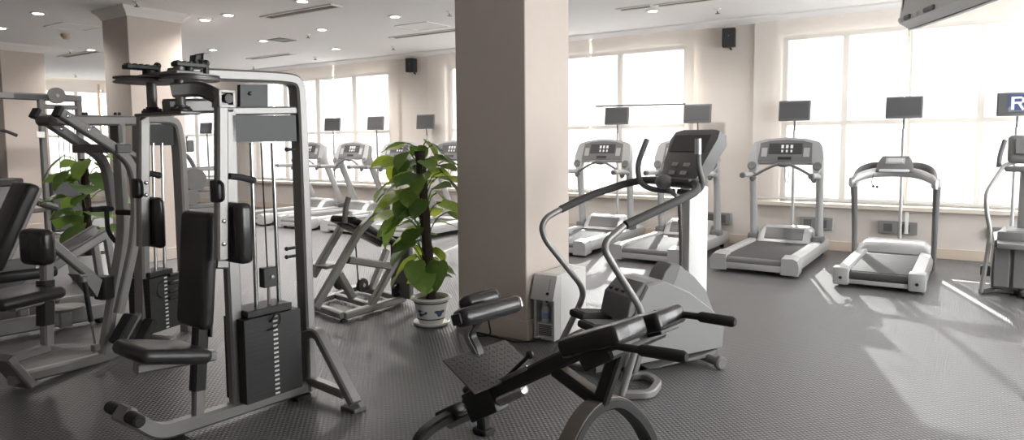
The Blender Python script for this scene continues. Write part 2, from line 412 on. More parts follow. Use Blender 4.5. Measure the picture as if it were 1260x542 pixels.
for i, (px, py, lb) in enumerate([(47, 16, 'downlight near the top left corner of the ceiling'), (1, 34, 'downlight at the left edge above the far left column'), (281, 18, 'paired downlight just right of the left column, right one'), (252, 24, 'paired downlight just right of the left column, left one'),
        (396, 36, 'downlight between the two largest slot diffusers'), (486, 20, 'downlight nearest the broad beige column on its left'), (324, 50, 'downlight left of the small square vent'), (413, 60, 'faint small downlight close to the window wall'), (372, 1, 'downlight cut by the top edge above the longest diffuser'), (803, 13, 'downlight beside the diffusers right of the broad column'), (112, 61, 'distant downlight above the far left diffuser'), (262, 61, 'distant downlight above the cams of the weight machine')]):
    downlight(px, py, lb)
def sprinkler(px, py, label):
    p = G(px, py, HT); t = thing('sprinkler', label, 'sprinkler', p, 'ceiling sprinklers')
    b = NB(); lathe(b, [(.001, 0), (.045, 0), (.045, -.006), (.02, -.012), (.015, -.03), (.001, -.03)], p, n=14); obj('rosette', b, 'crown', t)
    b = NB(); lathe(b, [(.001, -.03), (.009, -.03), (.009, -.055), (.001, -.055)], p, n=10); obj('stem', b, 'silver_dark', t)
    b = NB(); lathe(b, [(.001, -.056), (.03, -.056), (.032, -.062), (.001, -.062)], p, n=14); obj('deflector', b, 'silver_dark', t)
for px, py, lb in [(379, 42, 'sprinkler left of the middle downlight'), (553, 14, 'sprinkler left of the broad beige column'), (484, 57, 'sprinkler near the left speaker'), (388, 70, 'sprinkler above the distant treadmills'), (312, 82, 'sprinkler by the arched frame of the weight machine'), (883, 11, 'sprinkler above the right speaker'), (168, 2, 'sprinkler at the top edge above the left column'), (86, 62, 'sprinkler near the far left diffuser'), (93, 92, 'sprinkler close to the far end wall')]:
    sprinkler(px, py, lb)
p = G(81, 42, HT); t = thing('smoke_detector', 'brownish smoke detector under the square ceiling hatch', 'smoke detector', p)
b = NB(); lathe(b, [(.001, 0), (.07, 0), (.07, -.03), (.06, -.05), (.001, -.05)], p, n=20); obj('base', b, 'detector', t)
b = NB(); lathe(b, [(.001, -.05), (.05, -.05), (.045, -.075), (.001, -.082)], p, n=20); obj('sensor_head', b, 'detector', t)
def hatch(c, sx, sy, label, fm='white_plastic', pm='ceiling'):
    c = V3((c[0], c[1], HT)); t = thing('ceiling_hatch', label, 'ceiling hatch', c)
    b = NB()
    for k in (-1, 1): rbox(b, c+X_*k*sx/2-Z_*.005, (.03, sy+.03, .01), .002, 1); rbox(b, c+Y_*k*sy/2-Z_*.005, (sx-.03, .03, .01), .002, 1)
    obj('frame', b, fm, t)
    b = NB(); rbox(b, c-Z_*.003, (sx-.05, sy-.05, .006)); obj('panel', b, pm, t)
hatch((-10.8, 4.75), .55, .5, 'square hatch with a bright frame beside the left column')
hatch((-9.5, 7.33), .3, .3, 'small dark square vent beside a downlight', 'slot', 'slot')
hatch(tuple(G(520, 32, HT))[:2], .6, .5, 'faint flush hatch left of the broad beige column', 'ceiling', 'ceiling')

# ------------------------------------------------------------------ treadmills
def oval(bm, pts, a, b_, side, n=12):
    """elliptic tube: a along side, b_ across"""
    pts = [V3(p) for p in pts]; side = V3(side); rings = []
    for i, p in enumerate(pts):
        t = (pts[min(i+1, len(pts)-1)]-pts[max(i-1, 0)]).normalized(); up = side.cross(t).normalized()
        k = a[i] if isinstance(a, (list, tuple)) else a; l = b_[i] if isinstance(b_, (list, tuple)) else b_
        rings.append([p+side*(k*math.cos(2*PI*j/n))+up*(l*math.sin(2*PI*j/n)) for j in range(n)])
    return loft(bm, rings)
def make_treadmill(label, slant=False):
    """user end at -y, console end at +y"""
    t = thing('treadmill', label, 'treadmill', (0, 0, 0), 'treadmills along the windows')
    for s in (-1, 1):
        b = NB(); prof = [(.46, .07), (.465, .14), (.45, .195), (.42, .215), (.345, .215), (.33, .19), (.33, .07)]
        loft(b, [[(s*x, y, z) for x, z in prof] for y in (-.86, .95)]); obj('side_rail', b, 'tm_silver', t)
        b = NB(); prof = [(.475, .05), (.48, .15), (.462, .21), (.42, .232), (.30, .225), (.295, .05)]
        loft(b, [[(s*x, y, z-.02*(y < -.95)) for x, z in prof] for y in (-.985, -.965, -.80)]); obj('end_cap', b, 'tm_grey', t)
        b = NB(); lathe(b, [(.03, 0), (.03, .05), (.001, .05)], (s*.38, -.82, 0), n=12); obj('foot', b, 'rubber', t)
        b = NB(); lathe(b, [(.03, 0), (.03, .07), (.001, .07)], (s*.38, .86, 0), n=12); obj('foot', b, 'rubber', t)
    b = NB(); rbox(b, (0, -.16, .17), (.66, 1.55, .03), .006); obj('belt', b, 'belt', t)
    b = NB(); cyl(b, (-.33, -.93, .135), (.33, -.93, .135), .048, 14); obj('rear_roller', b, 'tm_dark', t)
    b = NB(); rbox(b, (0, -.97, .085), (.60, .02, .07), .006); obj('end_bar', b, 'tm_silver', t)
    b = NB(); rbox(b, (0, -.05, .10), (.62, 1.7, .06)); obj('underframe', b, 'black', t)
    b = NB()   # motor hood
    rings = []
    for y, zt, hw in ((.42, .19, .325), (.50, .30, .325), (.58, .37, .325), (.68, .385, .32), (.85, .36, .31), (.97, .26, .30), (1.0, .14, .28)):
        rings.append([(-hw, y, .09), (-hw, y, zt-.05), (-hw+.05, y, zt), (hw-.05, y, zt), (hw, y, zt-.05), (hw, y, .09)])
    loft(b, rings); hood = obj('motor_hood', b, 'tm_silver', t)
    b = NB(); R = Matrix.Rotation(math.radians(48), 3, 'X'); rbox(b, (0, .497, .290), (.47, .17, .014), .006, 2, Matrix.Rotation(math.radians(50), 3, 'X')); obj('hood_inset', b, 'shroud_mid', hood)
    for s in (-1, 1):
        if slant:
            b = NB(); oval(b, [(s*.40, .98, .15), (s*.40, .93, .25), (s*.405, .74, .68), (s*.405, .58, 1.02), (s*.41, .49, 1.22)], [.055, .05, .045, .048, .05], [.08, .07, .06, .065, .08], X_)
        else:
            b = NB(); oval(b, [(s*.40, .60, .17), (s*.40, .585, .3), (s*.405, .54, .75), (s*.405, .50, 1.05), (s*.41, .46, 1.22)], [.055, .05, .045, .048, .05], [.07, .06, .055, .06, .07], X_)
        obj('upright', b, 'tm_grey', t)
        b = NB(); rbox(b, (s*.395, .90 if slant else .57, .235), (.13, .22, .09), .03, 2); obj('upright_foot', b, 'tm_dark', t)
    # console, tilted away from the user
    cz = V3((0, .44, 1.2)); u = X_; v = V3((0, .34, .94)).normalized(); n = u.cross(v)   # n towards user
    Pc = lambda a, h, d=0: cz+u*a+v*h+n*d
    out = [(-.385, -.16), (-.445, -.06), (-.455, .06), (-.425, .22), (-.395, .27), (-.25, .315), (0, .335), (.25, .315), (.395, .27), (.425, .22), (.455, .06), (.445, -.06), (.385, -.16), (.345, -.13), (.33, .0), (-.33, .0), (-.345, -.13)]
    b = NB(); prism(b, [Pc(a, h, .03) for a, h in out], n*-.1); con = obj('console', b, 'tm_grey', t)
    dk = [(-.325, .012), (-.31, .255), (-.2, .285), (0, .30), (.2, .285), (.31, .255), (.325, .012)]
    b = NB(); prism(b, [Pc(a, h, .028) for a, h in dk], n*.014); pan = obj('display_panel', b, 'tm_dark', con)
    b = NB(); prism(b, [Pc(a, h, .042) for a, h in ((-.2, .11), (-.2, .25), (.2, .25), (.2, .11))], n*.005); obj('display', b, 'panel_dark', con)
    for i in (-1, 0, 1):
        for hh, sz in ((.205, .022), (.145, .016)):
            b = NB(); c = Pc(i*.055+.02, hh, .048)
            prism(b, [c-u*sz*.7-v*sz, c+u*sz*.7-v*sz, c+u*sz*.7+v*sz, c-u*sz*.7+v*sz], n*.003); obj('readout', b, 'led', con)
    for sgn in (-1, 1):
        b = NB(); c = Pc(sgn*.255, .13, .042); prism(b, [c-u*.035-v*.06, c+u*.035-v*.06, c+u*.035+v*.06, c-u*.035+v*.06], n*.004); obj('keypad', b, 'tm_grey', con)
    b = NB(); c = Pc(0, .05, .042); prism(b, [c-u*.08-v*.018, c+u*.08-v*.018, c+u*.08+v*.018, c-u*.08+v*.018], n*.006); obj('speaker_grille', b, 'black', con)
    for s in (-1, 1):
        b = NB(); lathe(b, [(.001, 0), (.05, 0), (.055, .012), (.045, .022), (.001, .016)], Pc(s*.395, -.05, .03), n, 18); obj('cup_holder', b, 'tm_dark', con)
        b = NB(); tube(b, [(s*.40, .47, 1.03), (s*.40, .36, 1.05), (s*.40, .14, 1.06), (s*.40, .02, 1.06)], .034, 12, .06); g = obj('hand_rail', b, 'tm_grey', t)
        b = NB(); cyl(b, (s*.40, .03, 1.06), (s*.40, -.03, 1.06), .036, 12, .012); obj('rail_tip', b, 'tm_dark', g)
        b = NB(); tube(b, [(s*.40, .36, 1.04), (s*.37, .33, .97), (s*.34, .36, 1.02)], .022, 10, .04); obj('rail_bracket', b, 'tm_dark', g)
    b = NB(); tube(b, [(-.36, .36, 1.03), (-.22, .34, 1.12), (-.07, .36, 1.19), (.07, .36, 1.19), (.22, .34, 1.12), (.36, .36, 1.03)], .017, 10, .08); obj('cross_bar', b, 'tm_dark', t)
    b = NB(); ball(b, (0, .37, 1.185), (.085, .045, .035)); obj('stop_hub', b, 'tm_dark', t)
    b = NB(); tube(b, [(.02, .36, 1.16), (.03, .34, 1.0), (.05, .35, .93), (.07, .36, 1.0), (.06, .37, 1.16)], .004, 6, .05); obj('safety_cord', b, 'cable', t)
    return t
TMY = 8.70
tm = make_treadmill('grey treadmill nearest the wall pier with the right speaker')
tm.location = (-2.01, TMY, 0)
for x, lb in ((-3.3, 'grey treadmill partly behind the stepper in the middle'), (-4.58, 'grey treadmill seen just right of the broad beige column'),
              (-7.42, 'grey treadmill peeping out from behind the left side of the beige column'), (-8.62, 'grey treadmill directly behind the big potted plant'), (-9.85, 'grey treadmill just left of the big potted plant'), (-11.1, 'grey treadmill partly hidden by the arched weight machine, furthest of the row')):
    if x > -6: dup(tm, (x, TMY, 0), 0, label=lb)
    elif x == -7.42: tm2 = make_treadmill(lb, True); tm2.location = (x, TMY-.05, 0)
    else: dup(tm2, (x, TMY-.05, 0), 0, label=lb)

def make_screen(label):
    t = thing('screen_stand', label, 'screen', (0, 0, 0), 'small screens on floor poles')
    b = NB(); lathe(b, [(.001, 0), (.16, 0), (.16, .012), (.05, .02), (.03, .05), (.001, .05)], (0, 0, 0), n=20); obj('base', b, 'silver_dark', t)
    b = NB(); cyl(b, (0, 0, .02), (0, 0, 1.62), .021, 12); obj('pole', b, 'tm_silver', t)
    b = NB(); cyl(b, (0, 0, 1.6), (0, -.01, 1.76), .012, 10); obj('neck', b, 'tm_dark', t)
    b = NB(); R = Matrix.Rotation(math.radians(-6), 3, 'X'); rbox(b, (0, -.03, 1.88), (.40, .045, .27), .012, 2, R); d = obj('display', b, 'tm_dark', t)
    b = NB(); rbox(b, (0, -.0545, 1.887), (.37, .005, .215), .002, 1, R); obj('glass_panel', b, 'screen', d)
    b = NB(); rbox(b, (0, -.052, 1.755), (.05, .008, .008), .002, 1, R); obj('logo_plate', b, 'led', d)
    return t
ss = make_screen('small dark screen on a pole behind the nearest grey treadmill'); ss.location = (-2.03, 9.75, 0)
for x, y, rz, lb in ((-.757, 9.75, 0, 'small dark screen on a pole behind the folding-arch treadmill'), (-3.35, 9.75, 0, 'small dark screen on a pole beside the right speaker pier'), (-4.62, 9.75, 0, 'small dark screen on a pole just right of the broad column'),
                 (-8.52, 9.75, .1, 'small screen on a pole above the big potted plant'), (-9.82, 9.75, .1, 'small screen on a pole left of the big potted plant'), (-11.07, 9.75, .15, 'small screen on a pole nearest the arched weight machine'), (-15.6, 9.75, .1, 'distant small screen seen through the weight machine frame')):
    dup(ss, (x, y, 0), rz, label=lb)
sr = dup(ss, (.37, 9.75, 0), 0, label='small screen on a pole showing a picture at the right edge')
for ch in sr.children:
    if ch.name.startswith('display'):
        R = Matrix.Rotation(math.radians(-6), 3, 'X')
        mat('screen_blue', (70, 84, 130), .35); mat('screen_white', (226, 230, 238), .35); mat('screen_grey', (128, 132, 146), .35)
        # flat picture: blue field with a pale figure
        b = NB(); rbox(b, (.04, -.058, 1.892), (.26, .002, .2), 0, 1, R); obj('picture', b, 'screen_blue', None).parent = ch
        for cx, cz, sx, sz, m, an in ((-.05, 1.89, .03, .15, 'screen_white', 0), (0, 1.953, .07, .024, 'screen_white', 0), (.045, 1.925, .026, .06, 'screen_white', 0), (0, 1.895, .07, .024, 'screen_white', 0), (.03, 1.85, .026, .085, 'screen_white', -.5), (-.075, 1.83, .03, .04, 'screen_grey', .5), (.11, 1.89, .04, .1, 'screen_grey', .3), (.03, 1.802, .24, .012, 'screen_grey', 0)):
            b = NB(); rbox(b, (cx, -.0615+(cz-1.89)*.105, cz), (sx, .002, sz), 0, 1, R @ Matrix.Rotation(an, 3, 'Y')); obj('picture_shape', b, m, None).parent = ch

# folding-arch treadmill
def arch_treadmill(loc):
    t = thing('treadmill', 'silver treadmill with a low arched handlebar and small console', 'treadmill', loc); o = V3(loc)
    W = .38
    for s in (-1, 1):
        b = NB(); prof = [(W+.02, .05), (W+.025, .13), (W, .19), (W-.10, .20), (W-.115, .17), (W-.115, .05)]
        loft(b, [[o+V3((s*x, y, z)) for x, z in prof] for y in (-.9, .62)]); obj('side_rail', b, 'tm_silver', t)
        b = NB(); rbox(b, o+V3((s*(W-.045), -.97, .115)), (.15, .16, .18), .02, 2); c = obj('end_cap', b, 'tm_grey', t)
        b = NB(); cyl(b, o+V3((s*(W-.045), -1.047, .1)), o+V3((s*(W-.045), -1.056, .1)), .016, 12); obj('bolt', b, 'black', c)
        b = NB(); rbox(b, o+V3((s*(W-.04), -.9, .02)), (.06, .08, .04), .005); obj('foot', b, 'rubber', t)
        b = NB(); rbox(b, o+V3((s*(W-.04), .72, .02)), (.06, .1, .04), .005); obj('foot', b, 'rubber', t)
        b = NB(); oval(b, [o+V3((s*.405, .42, .02)), o+V3((s*.405, .40, .4)), o+V3((s*.41, .34, .8)), o+V3((s*.415, .28, 1.0))], [.028, .03, .035, .04], [.05, .05, .05, .055], X_); obj('upright', b, 'tm_dark', t)
        b = NB(); rbox(b, o+V3((s*.41, .26, 1.0)), (.10, .17, .12), .03, 2); obj('elbow_joint', b, 'tm_silver', t)
    b = NB(); rbox(b, o+V3((0, -.15, .155)), (.53, 1.62, .03), .008); obj('belt', b, 'belt', t)
    b = NB(); cyl(b, o+V3((-.27, -.98, .12)), o+V3((.27, -.98, .12)), .045, 14); obj('rear_roller', b, 'belt', t)
    b = NB(); rbox(b, o+V3((0, -1.0, .065)), (.55, .03, .045), .005); obj('end_bar', b, 'tm_silver', t)
    b = NB(); rbox(b, o+V3((0, -.1, .09)), (.52, 1.6, .05)); obj('underframe', b, 'black', t)
    b = NB(); rings = []
    for y, zt, hw in ((.44, .18, .37), (.48, .25, .375), (.56, .29, .375), (.75, .30, .36), (.9, .24, .33), (.96, .12, .3)):
        rings.append([o+V3(q) for q in ((-hw, y, .06), (-hw, y, zt-.06), (-hw+.07, y, zt), (hw-.07, y, zt), (hw, y, zt-.06), (hw, y, .06))])
    loft(b, rings); obj('motor_hood', b, 'tm_silver', t)
    # arched bar between the uprights and the console on it
    b = NB(); pts = [o+V3(q) for q in ((-.42, .10, 1.0), (-.38, .12, 1.05), (-.24, .26, 1.11), (0, .32, 1.125), (.24, .26, 1.11), (.38, .12, 1.05), (.42, .10, 1.0))]
    oval(b, fillet(pts, .1), .055, .032, Z_); obj('arch_bar', b, 'tm_silver', t)
    b = NB(); pts = [o+V3(q) for q in ((-.40, .16, 1.02), (-.37, .34, 1.13), (-.26, .42, 1.18), (.26, .42, 1.18), (.37, .34, 1.13), (.40, .16, 1.02))]
    oval(b, fillet(pts, .12), .05, .03, Z_); obj('rear_arch', b, 'tm_dark', t)
    b = NB(); rings = []
    for y, hw, z0, z1 in ((.22, .19, 1.12, 1.15), (.27, .185, 1.12, 1.23), (.34, .16, 1.12, 1.30), (.42, .14, 1.13, 1.30), (.47, .12, 1.14, 1.24)):
        rings.append([o+V3(q) for q in ((-hw, y, z0), (-hw*.98, y, z1-.03), (-hw*.82, y, z1), (hw*.82, y, z1), (hw*.98, y, z1-.03), (hw, y, z0))])
    loft(b, rings); con = obj('console', b, 'tm_dark', t)
    b = NB(); R = Matrix.Rotation(math.radians(48), 3, 'X'); rbox(b, o+V3((0, .285, 1.247)), (.19, .09, .012), .004, 1, R); obj('display', b, 'tm_silver', con)
    b = NB(); rbox(b, o+V3((0, .279, 1.254)), (.15, .06, .008), .002, 1, R); obj('display_window', b, 'pale_plastic', con)
    b = NB(); rbox(b, o+V3((0, .2, 1.14)), (.3, .05, .03), .01, 2); obj('key_strip', b, 'led', con)
    b = NB(); tube(b, [o+V3(q) for q in ((-.2, .18, 1.1), (-.22, .16, 1.0), (-.2, .17, .97))], .004, 6, .03); c = obj('safety_cord', b, 'cable', t)
    b = NB(); ball(b, o+V3((-.2, .17, .96)), (.014, .01, .016), 8); ball(b, o+V3((-.16, .17, .955)), (.014, .01, .016), 8); obj('clip', b, 'black', c)
    return t
arch_treadmill((-.76, 8.58, 0))

# ------------------------------------------------------------------ strength machines
class Fr:
    """a machine's upright middle plane: ground point g, heading deg; lateral = to the right of the heading"""
    def __init__(s, g, deg):
        s.g = V3((g[0], g[1], 0)); a = math.radians(deg); s.f = V3((math.cos(a), math.sin(a), 0)); s.l = V3((s.f.y, -s.f.x, 0))
        s.R = Matrix((s.f, s.l*-1, Z_)).transposed()            # columns f, left, up
    def P(s, px, py, lat=0.): return VP(px, py, s.g+s.l*lat, s.l)     # on the plane at this lateral offset
    def L(s, f, l, z): return s.g+s.f*f+s.l*l+Z_*z
    def fz(s, p): d = p-s.g; return d.dot(s.f), p.z
    def Q(s, px, py, f): return VP(px, py, s.g+s.f*f, s.f)            # on the cross plane at distance f along the heading
def bolt(bm, c, ax, r=.012, h=.008): lathe(bm, [(.001, 0), (r, 0), (r*.9, h*.7), (r*.5, h), (.001, h)], c, ax, 10)
def pad(bm, c, s, r, R=None): return rbox(bm, c, s, r, 4, R)

def weight_stack(t, fr, f0, f1, z0, z1, hw, n, marks=True):
    """plates as parts; top plate is the head plate"""
    h = (z1-z0)/n
    for i in range(n):
        b = NB(); rbox(b, fr.L((f0+f1)/2, 0, z0+h*(i+.5)), (f1-f0, hw*2, h*.985), 0, 1, fr.R); p = obj('weight_plate', b, 'plate', t)
        if marks:
            b = NB(); rbox(b, fr.L((f0+f1)/2+.012, hw+.0005, z0+h*(i+.5)), (.028, .002, h*.42), 0, 1, fr.R); obj('number_mark', b, 'white_mark', p)
    b = NB(); rbox(b, fr.L((f0+f1)/2-.005, 0, z1+.022), ((f1-f0)*.8, hw*1.7, .04), .005, 1, fr.R); obj('head_plate', b, 'plate', t)

def pec_fly():
    g0, g1 = G(227, 536), G(378, 485); fr = Fr(G(294.4, 515.5), 87.0); P, L = fr.P, fr.L; l, f = fr.l, fr.f
    t = thing('pec_fly_machine', 'silver pec fly machine with black seat and tall weight stack in the left foreground', 'exercise machine', fr.g)
    S = 'silver'
    b = NB(); pts = [P(149, 508), P(194, 534), P(380, 474)]; sweep(b, pts, .075, .075, l, .07); obj('base_beam', b, S, t)
    b = NB(); rbox(b, L(-.36, 0, .012), (.1, .16, .024), .004, 1, fr.R); obj('front_foot', b, 'rubber', t)
    b = NB(); rbox(b, L(.38, 0, .012), (.1, .12, .024), .004, 1, fr.R); obj('rear_foot', b, 'rubber', t)
    c = P(153, 510); b = NB(); rbox(b, c+l*.0, (.05, .11, .085), .01, 1, fr.R @ Matrix.Rotation(math.radians(40), 3, 'Y')); obj('toe_bracket', b, S, t)
    for s in (-1, 1):
        b = NB(); cyl(b, c+l*s*.05, c+l*s*.16, .03, 14, .008); obj('foot_peg', b, 'rubber', t)
    # posts and arch
    b = NB(); sweep(b, [P(293, 508), P(285, 330), P(280, 134)], .06, .075, l); obj('front_post', b, S, t)
    b = NB(); sweep(b, [P(212, 91), P(256, 92), P(340, 95.5), P(365, 99), P(368, 150), P(380, 478)], .10, .06, l, .17); obj('arched_frame', b, S, t)
    b = NB(); sweep(b, [P(284, 137), P(368, 136)], .06, .045, l); obj('cross_beam', b, S, t)
    b = NB(); pp = [P(286, 142, .03), P(364, 142, .03), P(365, 174, .03), P(287, 175, .03)]; prism(b, pp, -l*.06); obj('shield_panel', b, 'panel_dark', t)
    b = NB(); pp = [P(297, 104), P(331, 104), P(331, 132), P(297, 132)]; prism(b, [q-l*.04 for q in pp], l*.03); br = obj('pulley_bracket', b, 'panel_dark', t)
    b = NB(); bolt(b, P(308, 115, -.008), l, .012); obj('bolt', b, 'black', br)
    # guide rods, carriage, stack
    (fa, za), (fb, zb) = fr.fz(P(300, 388, .1)), fr.fz(P(369, 374, .1))
    zt = (za+zb)/2; zbm = .1
    weight_stack(t, fr, fa, fb, zbm, zt-.03, .10, 18)
    ftop = fr.fz(P(308, 178))[0]; fbot = (fa+fb)/2
    for q0, q1 in (((309, 176), (315, 368)), ((335, 176), (343, 364))):
        b = NB(); cyl(b, P(*q0, .02), V3((*P(*q1, .02)[:2], zt)), .011, 10); obj('guide_rod', b, 'steel_rod', t)
    b = NB(); cyl(b, P(321, 176, .02), P(329, 330, .02), .004, 6); obj('cable', b, 'cable', t)
    b = NB(); c = P(330, 341, .02); rbox(b, c, (.085, .05, .11), .004, 1, fr.R); ca = obj('carriage_block', b, 'plate', t)
    b = NB(); bolt(b, c+l*.025+f*.01, l, .013); obj('bolt', b, 'silver', ca)
    b = NB(); cyl(b, c-Z_*.05, V3((c.x, c.y, zt)), .009, 8); obj('lift_rod', b, 'silver', ca)
    b = NB(); q = P(333, 396, .105); tube(b, [q+V3(v) for v in ((0, 0, 0), (.02, .0, .02), (.02, .02, .05), (.02, .05, .03), (.02, .05, -.01), (.02, .02, -.04), (.0, -.02, -.045))], .006, 8, .02); obj('selector_pin', b, 'black', t)
    for py in (184, 305, 315):
        b = NB(); c = P(363, py, .05); cyl(b, c, c-f*.05, .009, 10); ball(b, c-f*.055, .013, 8); obj('stop_peg', b, 'black', t)
    # seat
    c = P(243, 468); b = NB(); sweep(b, [P(243, 522), P(246, 400)], .045, .055, l); obj('seat_post', b, S, t)
    b = NB(); sweep(b, [P(243, 480), P(247, 396)], .062, .07, l); obj('post_sleeve', b, 'black', t)
    b = NB(); sweep(b, [P(167, 453), P(263, 437)], .06, .055, l); sb = obj('seat_bracket', b, S, t)
    for dx, dy in ((250, 436), (257, 434), (257, 440)):
        b = NB(); bolt(b, P(dx, dy, .032), l, .012, .012); obj('adjuster_knob', b, 'chrome', sb)
    f0, z0 = fr.fz(P(168, 432)); f1, z1 = fr.fz(P(240, 432))
    cs = L((f0+f1)/2-.02, 0, (z0+z1)/2); Rt = fr.R @ Matrix.Rotation(math.atan2(-(z1-z0), f1-f0), 3, 'Y')
    b = NB(); pad(b, cs, (f1-f0+.07, .34, .075), .035, Rt); obj('seat', b, 'vinyl', t)
    # back pad
    p0, p1 = P(242, 402), P(248, 260); ax = (p1-p0).normalized(); Rb = Matrix((l*-1, ax.cross(l*-1).normalized()*-1, ax)).transposed()
    cb = (p0+p1)/2-f*.01
    b = NB(); rings = []
    for k, wv in ((0, .10), (.04, .125), (.5, .14), (.96, .12), (1, .10)): rings.append((k, wv))
    Lh = (p1-p0).length
    pad(b, cb, (.27, .075, Lh), .032, Rb); obj('back_pad', b, 'vinyl', t)
    b = NB(); sweep(b, [p0+f*.05-Z_*.06, p0+f*.05+ax*Lh*.8], .10, .012, l); obj('pad_plate', b, 'black', t)
    b = NB(); sweep(b, [P(265, 325), P(284, 325)], .05, .05, l); obj('pad_strut', b, S, t)
    # swinging arms with cams
    pf = fr.fz(P(204, 120))[0]
    zl = P(204, 139).z; zt_ = P(204, 101).z
    b = NB(); rbox(b, L(pf, 0, zl-.006), (.10, .46, .014), .003, 1, fr.R); obj('lower_yoke', b, 'silver_dark', t)
    b = NB(); sweep(b, [L(pf, 0, zl+.03), P(282, 130)], .08, .075, l); obj('head_beam', b, 'silver_dark', t)
    b = NB(); rbox(b, L(pf+.02, 0, zt_+.028), (.13, .40, .03), .004, 1, fr.R); obj('upper_yoke', b, 'silver_dark', t)
    for s, lat in ((1, .14), (-1, -.14)):
        c = L(pf, lat, zl)
        b = NB(); cyl(b, c, c+Z_*(zt_-zl+.09), .024, 14); po = obj('pivot_shaft', b, 'silver_dark', t)
        b = NB(); lathe(b, [(.001, 0), (.05, 0), (.05, .012), (.03, .018), (.03, .03), (.001, .03)], c+Z_*.002, n=18); obj('flange', b, 'black', po)
        for k in range(4):
            a = k*PI/2+.6; b = NB(); bolt(b, c+V3((.04*math.cos(a), .04*math.sin(a), .014)), Z_, .008, .012); obj('bolt', b, 'black', po)
        d = c+Z_*(zt_-zl)+f*(.05 if s > 0 else -.02)
        R_ = .135 if s > 0 else .15
        b = NB(); lathe(b, [(.001, 0), (R_, 0), (R_, .006), (R_-.012, .009), (R_-.012, .017), (R_, .020), (R_, .026), (R_*.7, .028), (R_*.6, .02), (.001, .02)], d, n=36); obj('cam_disc', b, 'silver_dark', t)
        b = NB(); e = d+Z_*.075-f*(.03 if s < 0 else .0); rbox(b, e, (.15, .06, .022), .004, 1, fr.R); ap = obj('adjuster_plate', b, 'black', t)
        b = NB()
        for k in range(5): rbox(b, e+f*(-.06+.03*k)+Z_*.013, (.012, .05, .008), .001, 1, fr.R)
        obj('stop_ridges', b, 'black', ap)
        b = NB(); cyl(b, e+f*.085-Z_*.05, e+f*.085+Z_*.012, .014, 10); ball(b, e+f*.085+Z_*.016, .018, 10); obj('pull_pin', b, 'black', ap)
        b = NB(); cyl(b, d+Z_*.02, d+Z_*.08, .02, 12); obj('hub', b, 'black', t)
    b = NB(); q = [P(237, 68), P(252, 66), P(250, 92), P(235, 92)]; prism(b, [v+l*.03 for v in q], -l*.06, .004); sp = obj('stop_block', b, 'plate', t)
    b = NB(); q = [P(245, 66), P(252, 66), P(250, 92), P(243, 92)]; prism(b, [v+l*.045 for v in q], -l*.09, .002); obj('stop_plate', b, 'silver_dark', sp)
    b = NB(); bolt(b, P(249, 75, .046), l, .01); obj('bolt', b, 'black', sp)
    b = NB(); bolt(b, P(248, 88, .046), l, .01); obj('bolt', b, 'black', sp)
    # near arm
    def arm(lat, top, bot, q, name_lab):
        """q: pixel list for pad, handle, bracket on the plane at lat"""
        b = NB(); sweep(b, [P(*top, lat), P(*bot, lat)], .05, .055, l); a = obj('swing_arm', b, S, t, name_lab)
        f0, zA = fr.fz(P(*q['pad'][0], lat)); f1, zB = fr.fz(P(*q['pad'][1], lat))
        b = NB(); pad(b, L((f0+f1)/2, lat, (zA+zB)/2), (abs(f1-f0), .17, abs(zA-zB)), .03, fr.R); obj('arm_pad', b, 'gloss_vinyl', a)
        h0, h1 = P(*q['handle'][0], lat), P(*q['handle'][1], lat)
        b = NB(); tube(b, [h0, (h0+h1)/2+Z_*.004, h1], .016, 12); ball(b, h1, .018, 10); obj('handle', b, 'rubber', a)
        f0, zA = fr.fz(P(*q['brk'][0], lat)); f1, zB = fr.fz(P(*q['brk'][1], lat))
        b = NB(); rbox(b, L((f0+f1)/2, lat, (zA+zB)/2), (abs(f1-f0), .06, abs(zA-zB)), .008, 2, fr.R); hb = obj('grip_bracket', b, 'black', a)
        b = NB(); zc = (zA+zB)/2; hh = abs(zA-zB)*.42; cc = L((f0+f1)/2, lat+.03, zc)
        tube(b, [cc+Z_*hh, cc+l*.03+Z_*hh*.8, cc+l*.03-Z_*hh*.8, cc-Z_*hh], .008, 8, .02); obj('grip_loop', b, 'black', hb)
        b = NB(); bolt(b, P(*q['b1'], lat)+l*.025, l, .011); obj('bolt', b, 'chrome', a)
        b = NB(); bolt(b, P(*q['b2'], lat)+l*.025, l, .011); obj('bolt', b, 'chrome', a)
        return a
    arm(.30, (272, 126), (272, 319), dict(pad=((281, 250), (303, 322)), handle=((282, 217), (311, 222)), brk=((261, 222), (271, 249)), b1=(272, 272), b2=(272, 300)), 'silver swinging arm on the near side')
    arm(-.30, (176, 143), (176, 303), dict(pad=((182, 243), (197, 304)), handle=((181, 214), (195, 216)), brk=((164, 220), (172, 244)), b1=(177, 225), b2=(177, 240)), 'silver swinging arm on the far side')
    c0 = L(pf, .14, P(222, 112, .14).z)
    b = NB(); sweep(b, [c0-f*.03, P(247, 109, .17), P(268, 119, .28)], .06, .07, Z_.cross((P(268, 119, .28)-c0)).normalized(), .05); obj('arm_link', b, 'silver_dark', t)
    q = P(275, 122, .30); b = NB()
    rbox(b, q+Z_*.035, (.08, .07, .014), .002, 1, fr.R); rbox(b, q-Z_*.035, (.08, .07, .014), .002, 1, fr.R); rbox(b, q-f*.035, (.014, .07, .08), .002, 1, fr.R); rbox(b, q+f*.035, (.014, .07, .08), .002, 1, fr.R); lk = obj('arm_clevis', b, S, t)
    b = NB(); cyl(b, q-l*.05, q+l*.05, .022, 12); obj('clevis_pin', b, 'black', lk)
    c1 = L(pf, -.14, zl+.02); b = NB(); sweep(b, [c1, P(176, 146, -.30)], .05, .05, Z_.cross(f).normalized()); obj('arm_link', b, 'silver_dark', t)
    # stabiliser legs either side of the rear post
    fR = fr.fz(P(379, 470))[0]; Q = lambda x, y: fr.Q(x, y, fR)
